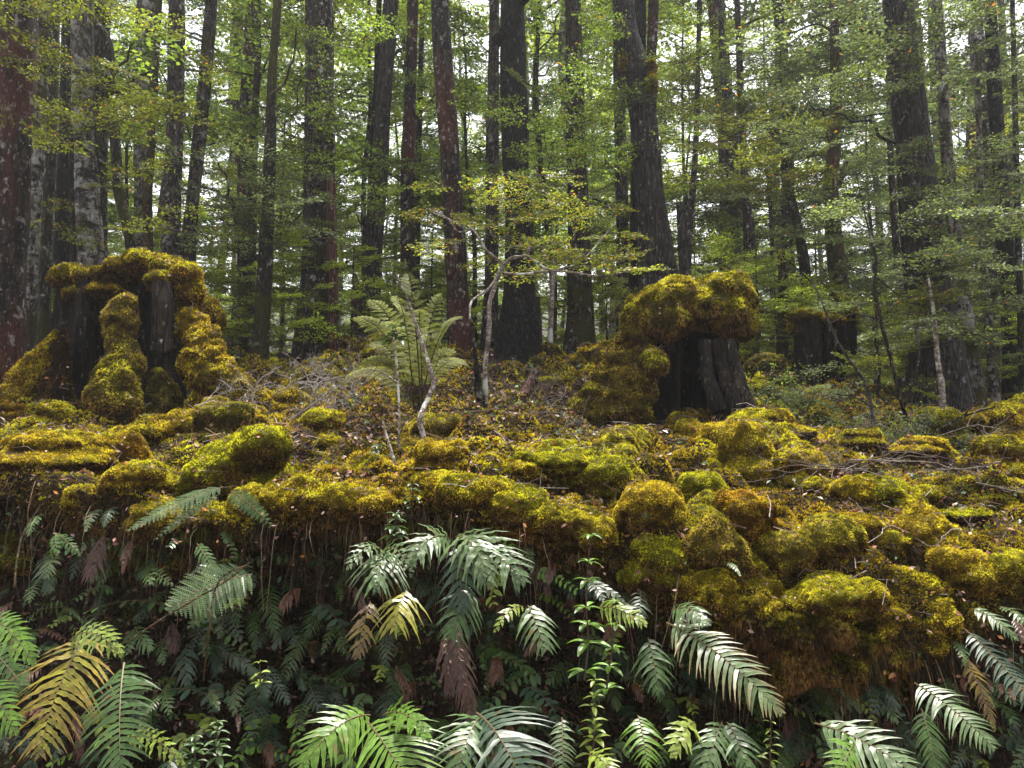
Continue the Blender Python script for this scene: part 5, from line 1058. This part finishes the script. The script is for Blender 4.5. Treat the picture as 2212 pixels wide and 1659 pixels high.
stick('fallen_branch', 'long thin stalk slanting down through the ferns at left', [[(540, 1215, 2.9, 3), (480, 1260, 2.8, 4), (360, 1330, 2.6, 4), (270, 1390, 2.5, 3)]], BARK['brownmoss'], 'stick')
stick('bare_stick', 'tall bent brown stalk rising beside the broad lacy frond', [[(440, 1470, 2.6, 4), (450, 1370, 2.6, 4), (470, 1260, 2.7, 4), (520, 1225, 2.8, 4), (545, 1225, 2.9, 3)]], BARK['brownmoss'], 'stick')
stick('bare_stick', 'thin reddish stem at the left edge crossing the fern face', [[(30, 1270, 2.9, 4), (40, 1190, 3.0, 4), (55, 1140, 3.1, 3), (90, 1090, 3.2, 2)]], BARK['brownmoss'], 'stick')
# fallen twigs: bare forked sticks lying on the litter
def twig_mesh(seed, L=.5, lev=3):
    r_ = random.Random(seed); mb = MB()
    def go(p, d, ln, w_, lev):
        n_ = 5; pts = [p]
        for i in range(n_): d = nrm(d + np.array([r_.gauss(0, .28), r_.gauss(0, .28), r_.gauss(0, .2)])); p = p + d * ln / n_; pts.append(p)
        V, F = tube(np.array(pts), np.linspace(w_, w_ * .5, n_ + 1), 4); mb.add(V, F, np.array([(.15, .12, .105), (.08, .052, .042), (.2, .17, .16)][seed % 3]) * r_.uniform(.7, 1.2))
        if lev:
            for i in range(r_.randint(2, 3)):
                k = r_.randint(1, n_); go(pts[k], nrm(d + np.array([r_.gauss(0, .8), r_.gauss(0, .8), r_.gauss(0, .5)])), ln * r_.uniform(.4, .7), w_ * .6, lev - 1)
    go(np.zeros(3), np.array([1., 0, .15]), L, .0042, lev); return mb
TW = [twig_mesh(s, .45, 2 + s % 2).build('fallen_twig', M_TWIG) for s in range(6)]
rr = random.Random(9); cnt = {}; used = set()
for i in range(130):
    if i < 60: u, v = rr.gauss(1150, 130), rr.uniform(790, 960)
    elif i < 105: u, v = rr.gauss(1900, 160), rr.uniform(900, 1060)
    elif i < 125: u, v = rr.gauss(700, 80), rr.uniform(840, 980)
    else: u, v = rr.uniform(0, 2200), rr.uniform(900, 1180)
    g_ = gp(u, v); o = TW[i % 6] if i % 6 not in used else TW[i % 6].copy()
    if i % 6 in used: COL.objects.link(o)
    used.add(i % 6); s = rr.uniform(.3, .8); o.scale = (s, s, s); o.location = g_ + np.array([0, 0, .03]); o.rotation_euler = (rr.gauss(0, .2), rr.gauss(-.1, .25), rr.uniform(0, 6.28)); o['_w'] = tuple(g_)
    a = min([(250, 'the left stump'), (500, 'the green slope'), (700, 'the twig tangle'), (900, 'the forked sapling'), (1100, 'the curved white stick'), (1300, 'the mid bank cushions'), (1490, 'the hollow stump'), (1700, 'the rounded cushions'), (1900, 'the long moss ledge'), (2110, 'the right bank edge')], key=lambda x: abs(x[0] - u))
    q = ('grey', 'brown', 'whitish')[i % 3]; far_ = 'far up' if g_[1] > 5.2 else 'midway up' if g_[1] > 4 else 'low on'
    lab = f'{q} dead twig lying {far_} the bank, {"left" if u < a[0] else "right"} of {a[1]}'; cnt[lab] = cnt.get(lab, 0) + 1; k = cnt[lab]
    tag(o, (ORD[min(k, 7)] if k > 1 else '') + lab, 'twig', 'dead twigs strewn on the bank')
# grey twig tangles
def bush(name, label, u, v, d, h, seed, col, nst=7, lev=4, cat='dead shrub', leaves=None):
    r_ = random.Random(seed); mb = MB(); tips = []
    def go(p, dr, ln, w_, lev):
        n_ = 5; pts = [p]
        for i in range(n_): dr = nrm(dr + np.array([r_.gauss(0, .25), r_.gauss(0, .25), r_.gauss(0, .2) - .03])); p = p + dr * ln / n_; pts.append(p)
        V, F = tube(np.array(pts), np.linspace(w_, w_ * .6, n_ + 1), 3 if lev < 2 else 5); mb.add(V, F, np.array(col) * r_.uniform(.6, 1.3))
        if lev:
            for i in range(3): go(pts[r_.randint(2, n_)], nrm(dr + np.array([r_.gauss(0, .8), r_.gauss(0, .8), r_.gauss(.1, .6)])), ln * r_.uniform(.45, .75), w_ * .6, lev - 1)
        else: tips.append(pts[-1])
    b_ = gd(u, d) if v is None else P(u, v, d)
    for i in range(nst): go(b_ + np.array([r_.gauss(0, .12), r_.gauss(0, .1), -.03]), nrm(np.array([r_.gauss(0, .5), r_.gauss(0, .4), 1.])), h * r_.uniform(.3, .5), .005 * d / 5, lev)
    root = empty(name, b_); tag(root, label, cat); mb.build('branches', M_TWIG, root, b_)
    if leaves:
        lf = MB(); t_ = np.array(tips); t_ = np.repeat(t_, 3, 0) + r_gen.normal(0, .02, (len(t_) * 3, 3)); v_, f_, c_ = flakes(t_, np.tile([0, 0, 1.], (len(t_), 1)), .011, leaves, r_gen, .7); lf.add(v_, f_, c_); lf.build('foliage', M_LEAF, root, b_)
    return root
r_gen = np.random.default_rng(3)
bush('dead_bush', 'tangle of fine grey dead twigs between the left stump and the fern clump', 660, 900, 5.0, .85, 1, (.22, .19, .175), nst=9)
bush('dead_bush', 'sparse grey twig tangle leaning over the moss right of the left stump', 500, 880, 5.1, .65, 2, (.26, .22, .20), nst=5)
bush('dead_bush', 'grey brown twig thicket at the foot of the great shaggy trunk', 1960, 1000, 4.9, .6, 3, (.10, .085, .08), nst=9, leaves=LEAFC['dark'])
bush('dead_bush', 'grey brown twig thicket under the dark rimmed stump', 1790, 960, 5.2, .5, 4, (.09, .075, .07), nst=9, leaves=LEAFC['dark'])
bush('dead_bush', 'fine twig thicket at the right edge above the bank cushions', 2150, 1060, 4.4, .5, 5, (.09, .075, .07), nst=7, leaves=LEAFC['dark'])
bush('leafy_bush', 'sparse small leaved bush right of the hollow stump', 1690, 900, 5.8, .8, 6, (.08, .06, .05), nst=7, leaves=LEAFC['mid'], cat='shrub')
bush('dead_bush', 'brown twig heap on the crest between the sapling and the big stump', 1200, 860, 6.0, .4, 7, (.12, .08, .07), nst=7)
# seedlings: upright stem with whorls of pointed leaves
def seedling(label, u, vb, vt, d, n_, lw, col, seed, name='seedling', whorl=5, lean=0):
    r_ = random.Random(seed); b_ = P(u, vb, d); t_ = P(u + lean, vt, d); root = empty(name, b_); tag(root, label, 'seedling')
    st = wig(b_, t_, 4, .015, r_); V, F = tube(st, np.linspace(.0035, .0012, len(st)), 5); MB().add(V, F, (.06, .035, .03)).build('stem', M_STEM, root, b_)
    lf = MB()
    for i in range(n_):
        t = .12 + .88 * i / (n_ - 1); c = st[int(t * (len(st) - 1))]; a0 = r_.uniform(0, 6)
        for q in range(whorl):
            a = a0 + q * 2 * math.pi / whorl + r_.gauss(0, .2); L = lw * px(d) * (1.1 - .55 * t) * r_.uniform(.8, 1.1); D_ = np.array([math.cos(a), math.sin(a), r_.uniform(-.1, .45)]); W = np.array([-math.sin(a), math.cos(a), 0]); up = np.array([0, 0, 1.])
            s = np.linspace(0, 1, 6); mid = c + D_ * (s * L + .004)[:, None] - up * (.35 * L * s ** 2)[:, None]; wd = L * .2 * np.sin(np.pi * np.clip(s * .93 + .04, 0, 1)) ** .8
            V = np.stack([mid + W * wd[:, None] + up * wd[:, None] * .3, mid, mid - W * wd[:, None] + up * wd[:, None] * .3], 1).reshape(-1, 3); k = np.arange(5) * 3
            lf.add(V, np.concatenate([np.stack([k, k + 1, k + 4, k + 3], 1), np.stack([k + 1, k + 2, k + 5, k + 4], 1)]), np.array(GRN[col]) * r_.uniform(.75, 1.25))
    lf.build('leaves', M_FERN, root, b_); return root
seedling('tall dark stemmed seedling with whorls of bright pointed leaves at lower centre', 1262, 1470, 1155, 2.45, 7, 46, 'bright', 1, lean=15)
seedling('upright leafy seedling below the tall whorled one near the bottom', 1275, 1640, 1470, 2.3, 7, 36, 'lime', 2, whorl=4, lean=10)
seedling('second thinner whorled seedling right of the tall one', 1310, 1500, 1300, 2.45, 5, 34, 'bright', 3, lean=20)
seedling('tiny dark leaved seedling on the bank edge by the forked sapling base', 890, 1100, 1045, 3.05, 5, 30, 'green', 4)
seedling('glossy leaved little plant under the bank edge left of the glossy fern', 855, 1160, 1110, 2.9, 5, 34, 'pale', 5, whorl=6)
seedling('small bright leaved sprig low in the dark left of centre', 562, 1480, 1430, 2.6, 3, 26, 'lime', 6, whorl=4)
seedling('little pale leaved sprig at the bottom left of centre', 470, 1640, 1560, 2.4, 5, 32, 'pale', 7)
seedling('small round leaved plant at the bottom beside the little pale sprig', 420, 1650, 1590, 2.4, 4, 30, 'green', 8)
seedling('bluish palm shaped seedling on the moss left of the forked sapling', 815, 990, 962, 3.9, 2, 40, 'blue', 9, whorl=7)
seedling('bluish leaved sprig in the fern clump beside the forked sapling', 855, 735, 705, 4.5, 3, 40, 'blue', 10, whorl=7)
seedling('leafy climbing sprig among the ferns at lower right', 1665, 1650, 1560, 2.3, 6, 24, 'lime', 11, whorl=3)
# litter lying on every moss mound, and hair-fine twigs over the whole bank top
r_ = np.random.default_rng(71); LP, LN = [], []
for V, F in SOL:
    a, b_, c = V[F[:, 0]], V[F[:, 1]], V[F[:, 2]]; nn_ = np.cross(b_ - a, c - a); ar = np.linalg.norm(nn_, axis=1); nn_ = nrm(nn_); w_ = ar * (nn_[:, 2] > .25)
    k = int(w_.sum() * 190)
    if k: f = r_.choice(len(ar), k, p=w_ / w_.sum()); LP.append(a[f] + nn_[f] * .008); LN.append(nn_[f])
p, q = np.concatenate(LP), np.concatenate(LN)
v, f, c = flakes(p + np.array([0, 0, .006]), q, .0020 * p[:, 1] + .003, LIT, r_, .6)
o = MB().add(v, f, c).build('leaf_litter', M_LITTER); tag(o, 'small dead beech leaves caught on the moss mounds', 'leaf litter', kind='stuff')
dens = np.where(near & (fk > 4.0) & (fc[:, 1] < 9), 1., 0.) / fc[:, 1] ** 1.0 * np.clip(.5 + 1.5 * fbm(fc, 1.1, 2, 95), .08, 1); p2, q2 = scatter(dens, 3200, r_)
k = r_.integers(0, len(p), 1100); p2 = np.concatenate([p2, p[k]]); mb = MB()
for c in p2:
    d_ = nrm(r_.normal(0, 1, 3) * np.array([1, .7, .35])); L = r_.uniform(.02, .09); b_ = c + np.array([0, 0, r_.uniform(.005, .02)]); m_ = b_ + r_.normal(0, .3, 3) * L
    V, F = tube(np.array([b_ - d_ * L, m_, b_ + d_ * L]), np.array([.0014, .0012, .0006]) * r_.uniform(.7, 1.8), 3); mb.add(V, F, np.array([(.2, .15, .13), (.09, .055, .045), (.32, .27, .25), (.15, .08, .06)])[r_.integers(0, 4)])
o = mb.build('twig_litter', M_TWIG); tag(o, 'fine broken twigs littering the moss', 'twig litter', kind='stuff')
# dead stalks and thin roots dangling down the bank face
dens = np.where((fu > -400) & (fu < 2600) & (fk > 3.0) & (fk < 4.6), 1., 0.); p, q = scatter(dens, 420, r_); mb = MB()
for c in p:
    L = r_.uniform(.08, .45); out = r_.uniform(.02, .16); sx = r_.normal(0, .12); t = np.linspace(0, 1, 8)[:, None]
    pts = c + np.array([sx * L, 0, 0]) * t + np.array([0, -out, 0]) * np.sin(t * 2) + np.array([0, 0, -L]) * t ** 1.4 + r_.normal(0, .006, (8, 3)).cumsum(0) * .7
    V, F = tube(pts, np.linspace(1, .4, 8) * r_.uniform(.0007, .0019), 4); mb.add(V, F, np.array([(.10, .045, .025), (.16, .10, .06), (.07, .04, .03), (.22, .16, .11)])[r_.integers(0, 4)])
o = mb.build('hanging_roots', M_TWIG); tag(o, 'thin roots and dead stalks dangling down the dark bank face', 'roots', kind='stuff')
dens = np.where((fu > -300) & (fu < 2500) & (fk > 1.8) & (fk < 4.8), 1., 0.); p, q = scatter(dens, 900, r_)
v, f, c = flakes(p + np.array([0, -1, 0]) * r_.uniform(.03, .25, (900, 1)), np.tile([0, -.7, .7], (900, 1)), .011, [(.30, .12, .03), (.16, .06, .04), (.3, .2, .17), (.12, .05, .035), (.2, .1, .07)], r_, .6)
o = MB().add(v, f, c).build('leaf_litter', M_LITTER); tag(o, 'dead leaves caught among the ferns on the bank face', 'leaf litter', kind='stuff')
# leafy sprigs sprouting all over the bank face
def sprig(seed, col):
    r_ = random.Random(seed); lf = MB(); st = MB(); p = np.zeros(3); d_ = nrm(np.array([r_.gauss(0, .3), -.7, .2]))
    pts = [p]
    for i in range(9): d_ = nrm(d_ + np.array([r_.gauss(0, .15), r_.gauss(0, .1), -.10])); p = p + d_ * .024; pts.append(p)
    V, F = tube(np.array(pts), np.linspace(.0016, .0007, 10), 4); st.add(V, F, (.09, .05, .03))
    for i in range(1, 10):
        for sd_ in (-1, 1):
            c = pts[i]; D_ = nrm(np.cross(d_, [0, -.5, 1]) * sd_ + d_ * .4 + np.array([0, r_.gauss(0, .2), r_.gauss(0, .25)])); W = nrm(np.cross(D_, [0, -.6, .8])); L = .034 * r_.uniform(.6, 1.2) * (1.15 - .06 * i); s = np.linspace(0, 1, 6)
            mid = c + D_ * (s * L)[:, None] - np.array([0, 0, 1]) * (.25 * L * s ** 2)[:, None]; wd = L * .27 * np.sin(np.pi * np.clip(s * .95 + .03, 0, 1)) ** .7
            V = np.stack([mid + W * wd[:, None], mid - np.array([0, -.3, .3]) * wd[:, None] * .5, mid - W * wd[:, None]], 1).reshape(-1, 3); k = np.arange(5) * 3
            lf.add(V, np.concatenate([np.stack([k, k + 1, k + 4, k + 3], 1), np.stack([k + 1, k + 2, k + 5, k + 4], 1)]), np.array(GRN[col]) * r_.uniform(.7, 1.4))
    root = empty('leafy_sprig', (0, 0, 0)); st.build('stem', M_STEM, root); lf.build('leaves', M_FERN, root, smooth=True); return root
SPC = ['green', 'pale', 'bright', 'deep', 'rustf', 'lime']; SPG = [sprig(300 + i, c) for i, c in enumerate(SPC)]
rr = random.Random(55); used = set(); cn2 = {}
for i in range(150):
    u = rr.uniform(-40, 2250); lipv = np.interp(u, _us, [_cols[q][1][0] for q in _us]); v = rr.uniform(lipv - 10, 1650)
    if 1500 < u < 2050 and v < 1470: continue
    j = rr.choice([0, 1, 2, 3, 3, 0, 4, 5]); o = SPG[j] if j not in used else copy_tree(SPG[j]); used.add(j)
    g_ = gp(u, v); g_ = g_ + np.array([0, -rr.uniform(.02, .3) * (v > lipv + 40), 0]); o.location = P(u, v, g_[1]); s = rr.uniform(.7, 1.5); o.scale = (s, s, s); o.rotation_euler = (rr.gauss(0, .3), rr.gauss(0, .3), rr.uniform(-1.2, 1.2))
    lab, k = flab('leafy', SPC[j], u, v); lab = lab.replace('frond', 'sprig'); tag(o, (ORD[min(k, 7)] if k > 1 else '') + lab, 'plant', 'leafy sprigs on the bank face')
# small ground plants over the bank face and shaded top
r_ = np.random.default_rng(8)
dens = np.where(near & (fk > 1.6) & (fc[:, 1] < 8), 1., 0.) * np.clip(.35 + 1.2 * fbm(fc, 1.6, 2, 90), .02, 1) * np.where(fk < 4, 1.6, .35)
p, q = scatter(dens, 9000, r_)
v, f, c = flakes(p + q * .03 + r_.normal(0, .01, p.shape), nrm(q * .5 + np.array([0, -.4, .7])), .0042 * p[:, 1], [(.05, .09, .03), (.08, .14, .04), (.04, .06, .02), (.13, .07, .045), (.10, .05, .04)], r_, .6)
o = MB().add(v, f, c).build('ground_plants', M_FERN); tag(o, 'small leaved creeping plants and dead leaves over the dark bank face', 'ground cover', kind='stuff')
# ================================================================ HAZE
hz = [(-330, -70, -6), (330, -70, -6), (330, 300, -6), (-330, 300, -6)]; V = np.array(hz + [(x, y, 95) for x, y, z in hz], float)
m = mat('haze'); n = N(m); pv_ = n.n('ShaderNodeVolumePrincipled'); pv_.inputs['Color'].default_value = (.93, .96, 1, 1); pv_.inputs['Density'].default_value = .0015; pv_.inputs['Anisotropy'].default_value = .3
o = n.n('ShaderNodeOutputMaterial'); n.l(pv_.outputs[0], o.inputs['Volume'])
o = MB().add(V, [[3, 2, 1, 0], [4, 5, 6, 7], [0, 1, 5, 4], [1, 2, 6, 5], [2, 3, 7, 6], [3, 0, 4, 7]]).build('haze', m); tag(o, 'pale mist between the trunks', 'haze', kind='stuff')
sc.cycles.volume_bounces = 0; sc.cycles.volume_step_rate = 5
for o in COL.objects:
    if '_w' in o: del o['_w']
